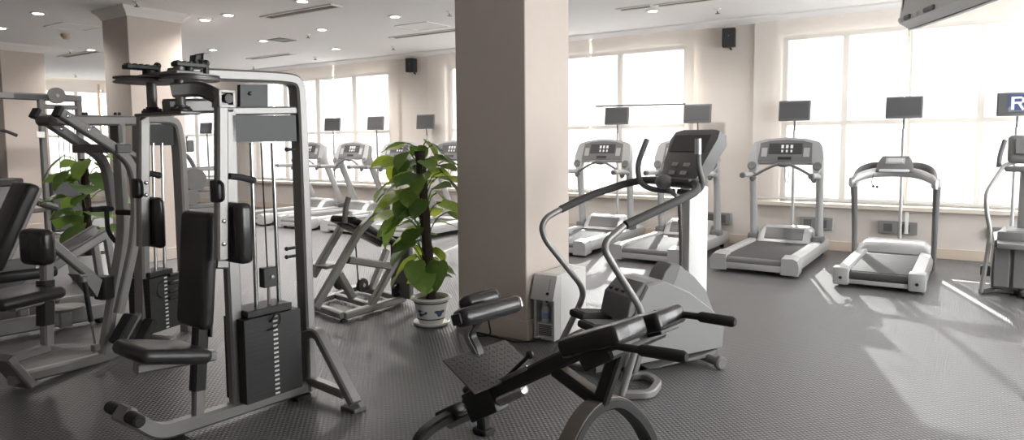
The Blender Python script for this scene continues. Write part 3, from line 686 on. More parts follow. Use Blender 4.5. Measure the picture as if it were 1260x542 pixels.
    for s in (1, -1):
        m = (lambda p: p) if s > 0 else (lambda p: p-l*2*((p-fr.g).dot(l)))
        b = NB(); sweep(b, [m(Q(378, 412)), m(Q(391, 408)), m(Q(437, 497))], .07, .055, f, .06); lg = obj('stabiliser_leg', b, S, t)
        b = NB(); sweep(b, [m(Q(382, 468)), m(Q(425, 485))], .06, .05, f); obj('brace', b, S, lg)
        c = m(Q(435, 503)); b = NB(); rbox(b, V3((c.x, c.y, .012)), (.09, .12, .024), .004, 1, fr.R); obj('foot_plate', b, 'silver_dark', lg)
    return t
pec_fly()

def lever_press():
    fr = Fr(G(165, 430), 107); P, L, l, f = fr.P, fr.L, fr.l, fr.f; S = 'silver'
    t = thing('lever_press_machine', 'silver lever press machine with twin curved levers left of the pec fly machine', 'exercise machine', fr.g)
    b = NB(); sweep(b, [P(14, 468), P(128, 440), P(205, 418)], .07, .07, l); obj('base_beam', b, S, t)
    b = NB(); sweep(b, [P(1, 440), P(31, 474)], .16, .05, l); obj('foot_plate', b, S, t)
    b = NB(); sweep(b, [P(58, 428), P(12, 443)], .06, .055, l); obj('seat_foot', b, S, t)
    b = NB(); sweep(b, [P(128, 437), P(152, 285), P(147, 202), P(146, 152)], .07, .07, l, .12); obj('main_upright', b, S, t)
    b = NB(); sweep(b, [P(62, 148), P(172, 149)], .07, .07, l); obj('top_beam', b, S, t)
    for x in (103, 106, 142, 147):
        b = NB(); bolt(b, P(x, 143)+Z_*.006, Z_, .012, .02); obj('bolt', b, 'black', t)
    c = P(57, 149); b = NB(); cyl(b, c-l*.06, c+l*.06, .032, 16, .006); obj('pivot_axle', b, 'silver_dark', t)
    # the two press levers, one each side
    for lat, pts, lb in ((.16, [(72, 138), (143, 184), (160, 200), (166, 222), (168, 262), (165, 300), (146, 386)], None), (-.16, [(44, 140), (104, 180), (124, 193), (132, 212), (137, 245), (139, 258)], None)):
        pp = [P(*q, lat) for q in pts]; b = NB(); sweep(b, pp, .05, .065, l, .1); lv = obj('press_lever', b, S, t)
        b = NB(); dd = (pp[1]-pp[0]).normalized(); rbox(b, pp[0]-dd*.005, (.03, .054, .069), .004, 1, Matrix((dd, -l, (-l).cross(dd)*-1)).transposed()); obj('end_cap', b, 'black', lv)
        b = NB(); q = pp[0].lerp(pp[1], .1); bolt(b, q+l*.026, l, .014); obj('bolt', b, 'chrome', lv)
        b = NB(); bolt(b, pp[0].lerp(pp[1], .45)+l*.026, l, .014); obj('bolt', b, 'chrome', lv)
    b = NB(); q = P(125, 183); rbox(b, q, (.12, .40, .06), .006, 1, fr.R); obj('lever_cross_plate', b, 'silver_dark', t)
    b = NB(); sweep(b, [P(112, 158), P(132, 176), P(166, 192)], .05, .04, l); obj('lever_brace', b, S, t)
    b = NB(); q = P(143, 165); rbox(b, q, (.04, .08, .12), .004, 1, fr.R); obj('hanger', b, 'silver_dark', t)
    # handle and pegs near the levers
    b = NB(); q = P(160, 262, .1); cyl(b, q-l*.12, q+l*.12, .02, 12, .006); obj('hand_grip', b, 'rubber', t)
    b = NB(); q = P(131, 258, -.1); tube(b, [q+f*.05, q, q-Z_*.16, q-Z_*.24+f*.06], .016, 10, .05); obj('hook_grip', b, 'rubber', t)
    b = NB(); tube(b, [P(112, 258, -.16), P(137, 257, -.16)], .02, 10); obj('hand_grip', b, 'rubber', t)
    # link bar and gas strut
    b = NB(); sweep(b, [P(60, 297), P(112, 340)], .05, .06, l); obj('link_bar', b, S, t)
    b = NB(); prism(b, [P(97, 338, .05), P(118, 338, .05), P(126, 345, .05), P(120, 366, .05), P(108, 350, .05)], -l*.1); obj('link_bracket', b, S, t)
    b = NB(); rbox(b, P(128, 354), (.09, .1, .16), .008, 1, fr.R); obj('stop_block', b, 'black', t)
    b = NB(); cyl(b, P(104, 346, .06), P(112, 396, .06), .016, 12); gs = obj('gas_strut', b, 'black', t)
    b = NB(); cyl(b, P(112, 396, .06), P(117, 426, .06), .007, 10); obj('strut_rod', b, 'chrome', gs)
    b = NB(); rbox(b, P(117.5, 428, .06), (.05, .04, .05), .006, 1, fr.R); obj('strut_end', b, S, gs)
    b = NB(); rbox(b, P(103, 344, .06), (.05, .04, .04), .006, 1, fr.R); obj('strut_end', b, S, gs)
    # seat column
    b = NB(); sweep(b, [P(58, 426), P(57, 292)], .06, .065, l); obj('seat_column', b, S, t)
    b = NB(); sweep(b, [P(56, 400), P(56, 345)], .075, .09, l); obj('column_sleeve', b, 'black', t)
    b = NB(); sweep(b, [P(14, 378), P(70, 364)], .07, .06, l); sb = obj('seat_bracket', b, S, t)
    for x, y in ((64, 361), (70, 361), (65, 370), (70, 371)):
        b = NB(); bolt(b, P(x, y, .036), l, .014, .014); obj('adjuster_knob', b, 'chrome', sb)
    q = P(18, 366); b = NB(); pad(b, q, (.42, .36, .075), .034, fr.R); obj('seat', b, 'vinyl', t)
    q = P(46, 304); b = NB(); pad(b, q, (.11, .22, .23), .045, fr.R); obj('chest_pad', b, 'gloss_vinyl', t)
    # tower with its stack
    b = NB(); sweep(b, [P(176, 420), P(172, 160), P(173, 147), P(200, 146), P(214, 150), P(220, 180), P(224, 258), P(231, 418)], .10, .07, l, .1); obj('tower_frame', b, S, t)
    b = NB(); prism(b, [P(178, 153, .03), P(213, 153, .03), P(214, 179, .03), P(179, 179, .03)], -l*.06); obj('shield_panel', b, 'panel_dark', t)
    for x0, x1 in ((188, 192), (199, 203)):
        b = NB(); cyl(b, P(x0, 176, .02), P(x1, 340, .02), .012, 10); obj('guide_rod', b, 'steel_rod', t)
    fa, za = fr.fz(P(183, 333, .1)); fb, zb = fr.fz(P(219, 331, .1))
    weight_stack(t, fr, fa, fb, .1, min(za, zb)-.03, .10, 14)
    b = NB(); q = P(201, 345, .105); tube(b, [q, q-f*.04-Z_*.02, q-f*.06-Z_*.1, q-f*.02-Z_*.13], .006, 8, .03); obj('selector_pin', b, 'black', t)
    b = NB(); sweep(b, [P(150, 428), P(182, 372)], .06, .05, l); obj('rear_brace', b, S, t)
    for k in range(2):
        b = NB(); q = P(152+26*k, 405+6*k, .12); rbox(b, q, (.06, .1, .22), .01, 1, fr.R @ Matrix.Rotation(.7, 3, 'Y')); obj('foot_pedal', b, 'rubber', t)
    for y in (338, 348, 358, 366):
        b = NB(); q = P(214, y, .12); cyl(b, q-f*.05, q+f*.05, .014, 10, .004); obj('spare_pin', b, 'black', t)
    for sx in (-1, 1):
        b = NB(); rbox(b, L(.12, sx*.12, .035), (.07, .26, .07), .006, 1, fr.R); obj('cross_foot', b, S, t)
    return t
lever_press()

# ------------------------------------------------------------------ back extension bench in the foreground
def back_extension():
    fr = Fr((-2.05, 2.55), -8); P, L, l, f = fr.P, fr.L, fr.l, fr.f
    t = thing('back_extension_bench', 'black back extension bench with hip pads and chequered foot plate in the foreground', 'exercise bench', fr.g)
    f0, z0 = fr.fz(P(558, 506)); f1, z1 = fr.fz(P(752, 414)); ax = (L(f1, 0, z1)-L(f0, 0, z0)).normalized(); up = l.cross(ax); up = up if up.z > 0 else -up
    Rb = Matrix((ax, -l, up)).transposed()
    A = lambda k, lat=0., h=0.: L(f0, lat, z0)+ax*k+up*h           # k metres up the beam
    LN = (L(f1, 0, z1)-L(f0, 0, z0)).length
    b = NB(); sweep(b, [A(.14), A(LN)], .06, .07, l); obj('main_beam', b, 'black', t)
    b = NB(); tube(b, [A(-.06, 0, -.045), A(.50, 0, -.045), A(.515, 0, -.045), A(.52, 0, -.045)], [.03, .03, .024, .01], 14); obj('inner_tube', b, 'steel_rod', t)
    b = NB(); rbox(b, A(.24, 0, -.02), (.20, .085, .14), .008, 2, Rb); obj('slide_sleeve', b, 'black', t)
    b = NB(); rbox(b, A(-.03, 0, -.01), (.16, .07, .08), .012, 2, Rb); obj('beam_end', b, 'black', t)
    # front hoop
    c = A(.0, 0, -.02); h = c.z
    pts = [c+l*(s*a)+Z_*z for s, a, z in ((1, .27, .0-h+.0), (1, .235, .12-h), (1, .12, 0.), (-1, .12, 0.), (-1, .19, .12-h), (-1, .2, .03-h))]
    b = NB(); sweep(b, [pts[0], pts[1], c+l*.10, c-l*.10, pts[4], pts[5]], .06, .05, f, .1); hoop = obj('front_hoop', b, 'black', t)
    for s, a in ((1, .27), (-1, .2)):
        q = c+l*s*a; b = NB(); rbox(b, V3((q.x, q.y, .013)), (.10, .075, .026), .006, 1, fr.R); obj('foot_pad', b, 'rubber', hoop)
    # rear hoop and the two struts
    j = P(737, 494); fj, zj = fr.fz(j); top = V3((j.x, j.y, zj))
    pr = [L(fj, .34, .01), L(fj, .26, zj*.62), L(fj, .10, zj-.015), L(fj, -.10, zj-.015), L(fj+.01, -.30, zj*.62), L(fj+.02, -.45, .01)]
    b = NB(); sweep(b, pr, .075, .05, f, .14); rh = obj('rear_hoop', b, 'black', t)
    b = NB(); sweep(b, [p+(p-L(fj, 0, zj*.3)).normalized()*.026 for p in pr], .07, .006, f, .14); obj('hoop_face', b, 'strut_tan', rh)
    for s, a in ((1, .34), (-1, .45)):
        b = NB(); q = L(fj, s*a, 0); rbox(b, V3((q.x, q.y, .008)), (.1, .08, .016), .004, 1, fr.R); obj('foot_pad', b, 'rubber', rh)
    b = NB(); sweep(b, [P(684, 455), L(fj, 0, zj+.0)], .05, .06, l); st = obj('strut', b, 'black', t)
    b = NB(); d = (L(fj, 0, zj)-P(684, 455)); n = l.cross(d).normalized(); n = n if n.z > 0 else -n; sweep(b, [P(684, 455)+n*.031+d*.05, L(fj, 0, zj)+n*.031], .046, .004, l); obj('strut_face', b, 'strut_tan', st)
    b = NB(); sweep(b, [P(765, 418), L(fj+.01, 0, zj+.0)], .05, .06, l); obj('strut', b, 'black', t)
    # hip pads
    for s in (1, -1):
        k0, z0_ = fr.fz(P(703, 413, .13)); k1, z1_ = fr.fz(P(774, 394, .13)); k0 += .02*(s < 0); k1 += .02*(s < 0)
        p0, p1 = L(k0, s*.13, z0_), L(k1, s*.13, z1_); d = (p1-p0).normalized(); u = l.cross(d); u = u if u.z > 0 else -u
        R = Matrix((d, -l, u)).transposed(); b = NB(); pad(b, (p0+p1)/2-u*.036, ((p1-p0).length, .215, .075), .02, R); hp = obj('hip_pad', b, 'gloss_vinyl', t)
        b = NB(); rbox(b, (p0+p1)/2-u*.08, ((p1-p0).length*.8, .14, .016), .003, 1, R); obj('pad_board', b, 'black', hp)
    q = P(768, 416); b = NB(); rbox(b, q-Z_*.035, (.16, .40, .06), .01, 1, Rb); obj('pad_bracket', b, 'black', t)
    for s, e0, e1, e2 in ((1, (752, 425), (787, 431), (845, 440)), (-1, (828, 386), (860, 390), (905, 397))):
        lat = s*.22; b = NB(); a0, a1, a2 = P(*e0, lat), P(*e1, lat), P(*e2, lat)
        tube(b, [a0-f*.06-l*s*.05, a0, a1], .014, 12, .03); hd = obj('handle_bar', b, 'black', t)
        b = NB(); d = (a2-a1).normalized(); tube(b, [a1, a1+d*.01, a2-d*.012, a2], [.016, .021, .021, .014], 14); obj('handle_grip', b, 'rubber', hd)
    # foot plate with raised tread
    T0, T1 = P(585, 431), P(624, 470); d = (T1-T0); Lp = d.length; d.normalize(); n = l.cross(d); n = n if n.z > 0 else -n
    R = Matrix((d, -l, n)).transposed(); c = (T0+T1)/2
    b = NB(); rbox(b, c, (Lp, .42, .008), .002, 1, R); fp = obj('foot_plate', b, 'tread_plate', t)
    b = NB(); nr, nc = 8, 15
    for i in range(nr):
        for k in range(nc):
            q = c+d*((i+.5)/nr-.5)*Lp*.94+l*((k+.5)/nc-.5)*.40+n*.0045
            rbox(b, q, (Lp/nr*.62, .007, .004), .0015, 1, R @ Matrix.Rotation((.75 if (i+k) % 2 else -.75), 3, 'Z'))
    o = obj('tread_pattern', b, 'tread_plate', fp, kind='stuff')
    b = NB(); sweep(b, [c-n*.02+d*.05, A(.24, 0, .02)], .06, .05, l); obj('plate_mount', b, 'black', t)
    # calf rollers on a curved post
    r0 = P(601, 383); 
    b = NB(); sweep(b, [A(.20, .0, .04), P(590, 436), P(577, 412), P(584, 396), r0], .05, .045, l, .08); cp = obj('calf_post', b, 'black', t)
    b = NB(); sweep(b, [q+l*.027 for q in (P(590, 436), P(577, 412), P(584, 398))], .004, .03, l, .08); obj('post_face', b, 'silver', cp)
    RL = fr.R @ Matrix.Rotation(-.35, 3, 'Y')
    b = NB(); pad(b, r0, (.10, .40, .085), .036, RL); rp = obj('calf_roller', b, 'gloss_vinyl', t)
    b = NB(); rbox(b, r0+l*.202, (.06, .012, .05), .01, 2, RL); obj('end_cap', b, 'black', rp)
    b = NB(); rbox(b, r0-l*.202, (.06, .012, .05), .01, 2, RL); obj('end_cap', b, 'chrome', rp)
    r1 = P(601, 372, -.12)-f*.06; b = NB(); pad(b, r1, (.09, .24, .08), .036, RL); obj('calf_roller', b, 'gloss_vinyl', t)
    # locking knobs
    for px, py, q in ((652, 437, A(.42, .0, .03)), (574, 480, A(.06, -.03, .02))):
        e = P(px, py); b = NB(); cyl(b, q, e, .009, 10); ball(b, e, .02, 10); obj('locking_knob', b, 'black', t)
    b = NB(); sweep(b, [A(.44, .035, .03), A(.62, .035, .03)], .01, .02, l); obj('scale_strip', b, 'chrome', t)
    return t
back_extension()

# ------------------------------------------------------------------ stepper in the middle
def stepper():
    fr = Fr((-1.95, 3.83), 62); P, L, l, f = fr.P, fr.L, fr.l, fr.f
    t = thing('stair_stepper', 'grey stair stepper with long bent handrails right of the broad column', 'exercise machine', fr.g)
    W = .165
    side = [(770, 470), (776, 420), (786, 374), (797, 352), (818, 346), (850, 360), (878, 382), (893, 400), (890, 428), (862, 440)]
    pp = [fr.fz(P(x, y, W)) for x, y in side]; pp = [(a, max(z, .09)) for a, z in pp]
    b = NB(); prism(b, [L(a, W, z) for a, z in pp], l*-2*W, .012); sh = obj('shroud', b, 'shroud', t)
    lo = [fr.fz(P(x, y, W+.008)) for x, y in ((772, 470), (800, 456), (862, 438), (884, 430), (878, 440), (836, 458), (790, 478))]
    b = NB(); prism(b, [L(a, W+.006, max(.05, z)) for a, z in lo], l*-(2*W+.012), .006); obj('lower_shroud', b, 'shroud_mid', t)
    fin = [(812, 352), (819, 334), (826, 325), (838, 327), (856, 341), (870, 358), (879, 384), (850, 362)]
    pf = [fr.fz(P(x, y, .06)) for x, y in fin]; b = NB(); prism(b, [L(a, .055, z) for a, z in pf], l*-.11, .008); obj('flywheel_fin', b, 'shroud', t)
    pf = [fr.fz(P(x, y, .06)) for x, y in ((810, 354), (818, 334), (826, 324.5), (837, 327), (832, 345), (826, 356))]; b = NB(); prism(b, [L(a-.004, .07, z) for a, z in pf], l*-.14, .006); obj('fin_cover', b, 'tm_dark', t)
    pf = [fr.fz(P(x, y, W)) for x, y in ((775, 398), (781, 368), (797, 349), (810, 347), (820, 358), (806, 372), (790, 380))]
    b = NB(); prism(b, [L(a-.01, W-.02, z) for a, z in pf], l*-2*(W-.02), .008); hs = obj('pedal_housing', b, 'tm_dark', t)
    for k in range(4):
        b = NB(); c = L(pf[1][0]+.03+.0*k, -.1+.065*k, pf[1][1]-.03); rbox(b, c, (.05, .03, .12), .004, 1, fr.R); obj('vent_rib', b, 'black', hs)
    # column and console
    fc, zc = fr.fz(P(846, 332)); zt = P(846, 244).z
    b = NB(); rbox(b, L(fc+.05, 0, (.45+zt)/2+.04), (.17, .10, zt+.08-.45), .014, 2, fr.R); obj('column', b, 'white_plastic', t)
    c = P(846, 196); fcx = fr.fz(c)[0]; tilt = math.radians(28); v = (f*math.sin(tilt)+Z_*math.cos(tilt)); n = (l.cross(v)); n = n if n.dot(f) < 0 else -n
    R = Matrix((-l, n, v)).transposed()
    b = NB(); rings = []
    for hh, wv, th in ((-.20, .12, .03), (-.16, .17, .05), (-.04, .19, .07), (.14, .225, .07), (.20, .21, .05), (.215, .17, .03)):
        q = c+v*hh; rings.append([q-l*wv+n*th*.3, q-l*wv-n*th, q+l*wv-n*th, q+l*wv+n*th*.3, q+l*wv*.8+n*th*.5, q-l*wv*.8+n*th*.5])
    loft(b, rings); con = obj('console', b, 'tm_dark', t)
    b = NB(); rbox(b, c+v*.10+n*.036, (.34, .012, .13), .004, 1, R); obj('display', b, 'panel_dark', con)
    for k, sgn in enumerate((-1, 1, -1, 1)):
        b = NB(); rbox(b, c-v*(.06+.06*(k//2))+l*sgn*.055+n*.036, (.06, .008, .03), .003, 1, R); obj('key', b, 'tm_grey', con)
    b = NB(); q = L(fcx-.1, 0, P(846, 220).z); rbox(b, q, (.16, .42, .022), .008, 2, fr.R); obj('reading_tray', b, 'tm_dark', t)
    b = NB(); ball(b, L(fcx-.20, 0, P(820, 224).z), (.06, .06, .05), 12); obj('rail_hub', b, 'shroud_mid', t)
    b = NB(); tube(b, [L(fcx-.20, 0, P(820, 224).z-.02), P(826, 236), P(836, 246), P(838, 300), P(838, 335)], .014, 10, .04); obj('support_tube', b, 'silver_dark', t)
    # hand rails: lower metal + upper grip, both sides
    near = [(858, 228), (857, 238), (835, 247), (768, 278), (748, 296), (743, 312), (758, 318), (788, 380), (790, 402), (765, 482)]
    zs = None
    pts = [fr.fz(P(x, y, .4)) for x, y in ((768, 278), (746, 297), (744, 308), (753, 324), (787, 378), (791, 396), (788, 410), (765, 484))]
    ptF = [fr.fz(P(x, y, -.4)) for x, y in ((690, 258), (672, 268), (666, 280), (671, 296), (714, 350), (718, 362), (714, 374), (682, 434))]
    mean = [((a[0]+c_[0])/2, (a[1]+c_[1])/2) for a, c_ in zip(pts, ptF)]
    for s, own in ((1, pts), (-1, ptF)):
        b = NB(); tube(b, [L(a, s*.4, z) for a, z in own[:-1]]+[L(own[-1][0], s*.4, .03)], .021, 12, .05); obj('hand_rail', b, 'silver', t)
        if s > 0: up = [P(770, 277, .4), P(835, 247, .4), P(857, 236, .36), P(858, 228, .26), P(845, 224, .12), L(fcx-.2, 0, P(820, 224).z)]
        else: up = [P(690, 258, -.4), P(725, 241, -.4), P(770, 226, -.38), P(790, 222, -.3), P(805, 222, -.14), L(fcx-.2, 0, P(820, 224).z)]
        b = NB(); tube(b, up, .026, 12, .08); obj('rail_grip', b, 'grip', t)
    # upright handles beside the console
    b = NB(); tube(b, [P(796, 172, -.25), P(784, 203, -.25), P(787, 225, -.25), P(800, 233, -.15), P(830, 236, 0)], .019, 12, .06); obj('upright_handle', b, 'tm_dark', t)
    b = NB(); tube(b, [P(859, 170, .25), P(859, 205, .25), P(866, 228, .25), P(856, 238, .15), P(835, 236, 0)], .019, 12, .06); uh = obj('upright_handle', b, 'tm_dark', t)
    b = NB(); tube(b, [P(859, 171, .25), P(859, 190, .25)], .0205, 12); obj('pulse_sensor', b, 'tm_silver', uh)
    # pedals
    for s, x, y in ((-1, 739, 388), (1, 752, 402)):
        q = P(x, y, s*.15); R2 = fr.R @ Matrix.Rotation(math.radians(8), 3, 'Y')
        b = NB(); rbox(b, q, (.40, .17, .05), .018, 2, R2); pe = obj('pedal', b, 'rubber', t)
        b = NB(); rbox(b, q+Z_*.026, (.34, .13, .006), .002, 1, R2); obj('tread', b, 'grip', pe)
        b = NB(); sweep(b, [q-Z_*.03-f*.02, q-Z_*.06+f*.2, P(790, 400, s*.12)], .03, .04, l); obj('pedal_arm', b, 'silver', pe)
    # floor frame
    b = NB(); z = .028; fo = lambda x, y: V3((*G(x, y, z)[:2], z))
    sweep(b, [fo(764, 486), fo(800, 486), fo(811, 472), fo(795, 462), fo(770, 463)], .045, .05, Z_, .06); obj('front_foot', b, 'silver', t)
    pf0 = [L(-.07, -.40, z), L(-.10, -.22, z), L(-.02, -.1, z), L(.2, -.05, z)]
    b = NB(); sweep(b, pf0, .045, .05, Z_, .08); obj('front_foot', b, 'silver_dark', t)
    b = NB(); sweep(b, [L(-.05, 0, .07), L(.95, 0, .07)], .12, .06, l); obj('floor_beam', b, 'silver_dark', t)
    b = NB(); sweep(b, [P(764, 478, .12), P(786, 416, .12), P(796, 380, .12)], .03, .05, l, .05); obj('front_strut', b, 'silver', t)
    b = NB(); sweep(b, [P(775, 478, .17), P(798, 400, .17)], .03, .04, l); obj('front_strut', b, 'silver_dark', t)
    q0 = L(.78, -.26, .045); q1 = L(.78, .26, .045)
    b = NB(); cyl(b, q0, q1, .028, 14); ra = obj('rear_bar', b, 'tm_dark', t)
    for s in (-1, 1):
        b = NB(); e = L(.78, s*.28, .045); cyl(b, e-l*.022, e+l*.022, .045, 18, .01); obj('wheel', b, 'shroud_mid', ra)
    return t
stepper()

# ------------------------------------------------------------------ umbrella-bag style white dispenser box beside the column
def dispenser():
    x0, x1, y0, y1, h = -2.725, -2.545, 4.30, 4.80, .50
    t = thing('dispenser_box', 'white box with a clear bottle in its front beside the broad column', 'dispenser', ((x0+x1)/2, (y0+y1)/2, 0))
    b = NB(); box(b, (x0, y0+.09, .012), (x1, y1, h), .006); obj('body', b, 'white_plastic', t)
    for xa, xb in ((x0, x0+.02), (x1-.02, x1)):
        b = NB(); box(b, (xa, y0, .012), (xb, y0+.09, .33), .003); obj('side_cheek', b, 'pale_plastic', t)
    b = NB(); box(b, (x0+.02, y0+.004, .012), (x1-.02, y0+.09, .03), .002); obj('bottom_tray', b, 'pale_plastic', t)
    b = NB(); box(b, (x0+.02, y0+.02, .03), (x1-.02, y0+.088, .135), .002); gb = obj('grille_block', b, 'pale_plastic', t)
    for k in range(6):
        b = NB(); box(b, (x0+.035, y0+.014, .045+.014*k), (x1-.035, y0+.02, .053+.014*k)); obj('grille_slat', b, 'tm_dark', gb)
    b = NB(); prism(b, [(x0-.012, y0-.03, .32), (x0-.012, y0+.035, h), (x0-.012, y0+.10, h+.004), (x0-.012, y0+.10, .32)], (x1-x0+.016, 0, 0), .004); hd = obj('sloping_hood', b, 'pale_plastic', t)
    b = NB(); rbox(b, (x1-.05, y0-.012, .37), (.022, .02, .02), .006, 2); obj('button', b, 'black', hd)
    for k in range(5):
        b = NB(); rbox(b, (x1-.045, y0-.003+k*.006, .40+k*.016), (.005, .003, .01), 0, 1); obj('indicator_mark', b, 'tm_dark', hd)
    b = NB(); rbox(b, ((x0+x1)/2, y0+.045, .305), (.018, .03, .03), .004); obj('nozzle', b, 'black', t)
    for k in (-1, 1):
        b = NB(); box(b, ((x0+x1)/2+k*.06-.015, y0+.12, 0), ((x0+x1)/2+k*.06+.015, y0+.15, .012)); obj('foot', b, 'rubber', t)
    bt = thing('bottle', 'clear plastic bottle standing in the white box', 'bottle', ((x0+x1)/2-.01, y0+.045, .14)); c = V3(bt.location)
    b = NB(); lathe(b, [(.001, 0), (.03, 0), (.033, .01), (.031, .03), (.033, .05), (.031, .07), (.033, .09), (.03, .11), (.014, .128), (.014, .135), (.001, .135)], c, n=18); obj('body', b, 'bottle', bt)
    b = NB(); lathe(b, [(.0335, .03), (.0342, .03), (.0342, .075), (.0335, .075)], c, n=18); obj('label_band', b, 'bottle_blue', bt)
    b = NB(); lathe(b, [(.001, .135), (.018, .135), (.018, .155), (.001, .157)], c, n=14); obj('cap', b, 'white_plastic', bt)
dispenser()
# wall socket on the column and its cord
p = PY(604, 363, MC[2]); t = thing('wall_socket', 'white wall socket with a plug low on the broad column', 'socket', p)
b = NB(); rbox(b, p+V3((0, -.006, 0)), (.09, .012, .09), .004, 2); obj('cover_plate', b, 'white_plastic', t)
b = NB(); rbox(b, p+V3((.015, -.028, -.015)), (.045, .032, .05), .008, 2); obj('plug', b, 'pale_plastic', t)
b = NB(); q = p+V3((.015, -.05, -.03)); fl = MC[2]-.03
tube(b, [q, q+V3((0, -.03, -.03)), q+V3((.02, -.02, -.2)), q+V3((.05, -.04, -p.z+.05)), V3((q.x-.05, fl-.1, .008)), V3((q.x-.22, fl-.06, .008)), V3((q.x-.12, fl-.02, .008)), V3((q.x+.2, fl-.06, .008)), V3((-2.80, fl-.08, .008)), V3((-2.69, 4.24, .008)), V3((-2.66, 4.29, .02))], .006, 8, .08)
tag(base_origin(obj('power_cord', b, 'cable')), 'black power cord trailing from the socket to the white box', 'cord')

# ------------------------------------------------------------------ plants
def leaf_mesh(m, k):
    b = NB(); rnd = random.Random(k); n = 8
    prof = [(0, .0), (-.06, .22), (.02, .40), (.18, .50), (.38, .50), (.58, .42), (.76, .28), (.90, .13), (1.0, 0.)]   # (along, half width)
    droop = .14+.10*rnd.random(); fold = .16+.1*rnd.random()
    L_ = [V3((0, 0, 0))]; grid = []
    for i, (u, w_) in enumerate(prof):
        um = max(u, 0) if i else 0
        row = []
        for s in (-1, -.5, 0, .5, 1):
            x = (u if abs(s) == 1 else (um+u)/2 if s else um); y = s*w_*.88
            row.append(V3((x, y, -droop*x*x+fold*abs(y)*.9-.28*y*y+.02*math.sin(9*x+3*s+k))))
        grid.append(row)
    sheet(b, grid); bmesh.ops.remove_doubles(b, verts=b.verts[:], dist=.0005)
    me = bpy.data.meshes.new('leaf'); bm_norm = bmesh.ops.recalc_face_normals(b, faces=b.faces[:]); b.to_mesh(me); b.free()
    me.polygons.foreach_set('use_smooth', [True]*len(me.polygons)); me.materials.append(M[m]); return me
LEAVES = {m: [leaf_mesh(m, k) for k in range(4)] for m in ('leaf_mid', 'leaf_dark', 'leaf_lime')}
def add_leaf(t, base, az, el, size, roll, m, rnd):
    """stem from base, then the blade hanging off its tip"""
    o = bpy.data.objects.new('leaf', rnd.choice(LEAVES[m])); C.objects.link(o); o.parent = t
    d = V3((math.cos(az)*math.cos(el), math.sin(az)*math.cos(el), math.sin(el)))
    side = Z_.cross(d).normalized(); upv = d.cross(side)
    R = Matrix((d, side, upv)).transposed() @ Matrix.Rotation(roll, 3, 'X')
    o.matrix_local = Matrix.Translation(base-V3(t.location)) @ R.to_4x4() @ Matrix.Diagonal((size, size, size, 1))
    return o
def potted_plant(c, label, top, nleaf, seed, rad, pot, z0=.28, lean=(0, 0), smin=.17, smax=.29, extra=(), xmax=99, wts=(5, 3, 3)):
    rnd = random.Random(seed); c = V3((c[0], c[1], 0)); okl = lambda base, az, el, sz: max(base.x, base.x+math.cos(az)*math.cos(el)*sz)+.3*sz < xmax
    t = thing('potted_plant', label, 'potted plant', c)
    pot(t, c)
    tp = c+V3((lean[0], lean[1], top))
    b = NB(); N = 12; pts = [(c+Z_*.2).lerp(tp, i/N) for i in range(N+1)]
    tube(b, pts, [.042+.006*math.sin(i*2.1) for i in range(N+1)], 10); obj('moss_pole', b, 'pole_bark', t)
    for i in range(nleaf):
        k = (i+.5)/nleaf; z = z0+.08+(top-z0)*k
        ctr = c.lerp(tp, z/top); az = i*2.399+rnd.uniform(-.5, .5)
        r = rad*(.45+.55*rnd.random())*(1.0-.25*abs(k-.55)); size = rnd.uniform(smin, smax)*(1 if k > .12 else .75)
        if z < .55: r *= .6
        base = V3((ctr.x+math.cos(az)*r*.62, ctr.y+math.sin(az)*r*.62, z+rnd.uniform(-.04, .06)))
        la, le = az+rnd.uniform(-.5, .5), rnd.uniform(-.75, .1)
        if not okl(base, la, le, size): continue
        root = V3((ctr.x+math.cos(az)*.03, ctr.y+math.sin(az)*.03, z-.12))
        b = NB(); tube(b, [root, root.lerp(base, .5)+Z_*.05, base], .005, 5, .05); obj('leaf_stem', b, 'stem', t)
        m = rnd.choices(['leaf_mid', 'leaf_dark', 'leaf_lime'], wts)[0]
        add_leaf(t, base, la, le, size, rnd.uniform(-.5, .5), m, rnd)
    for px, py, sz, az, el, roll, m, dy in extra:
        n = V3((c.x, c.y, 0)).normalized(); base = VP(px, py, c+n*dy, n)
        if not okl(base, az, el, sz): continue
        root = c.lerp(tp, max(.15, (base.z-.1)/top))
        b = NB(); tube(b, [root, root.lerp(base, .5)+Z_*.05, base], .005, 5, .05); obj('leaf_stem', b, 'stem', t)
        add_leaf(t, base, az, el, sz, roll, m, rnd)
    return t
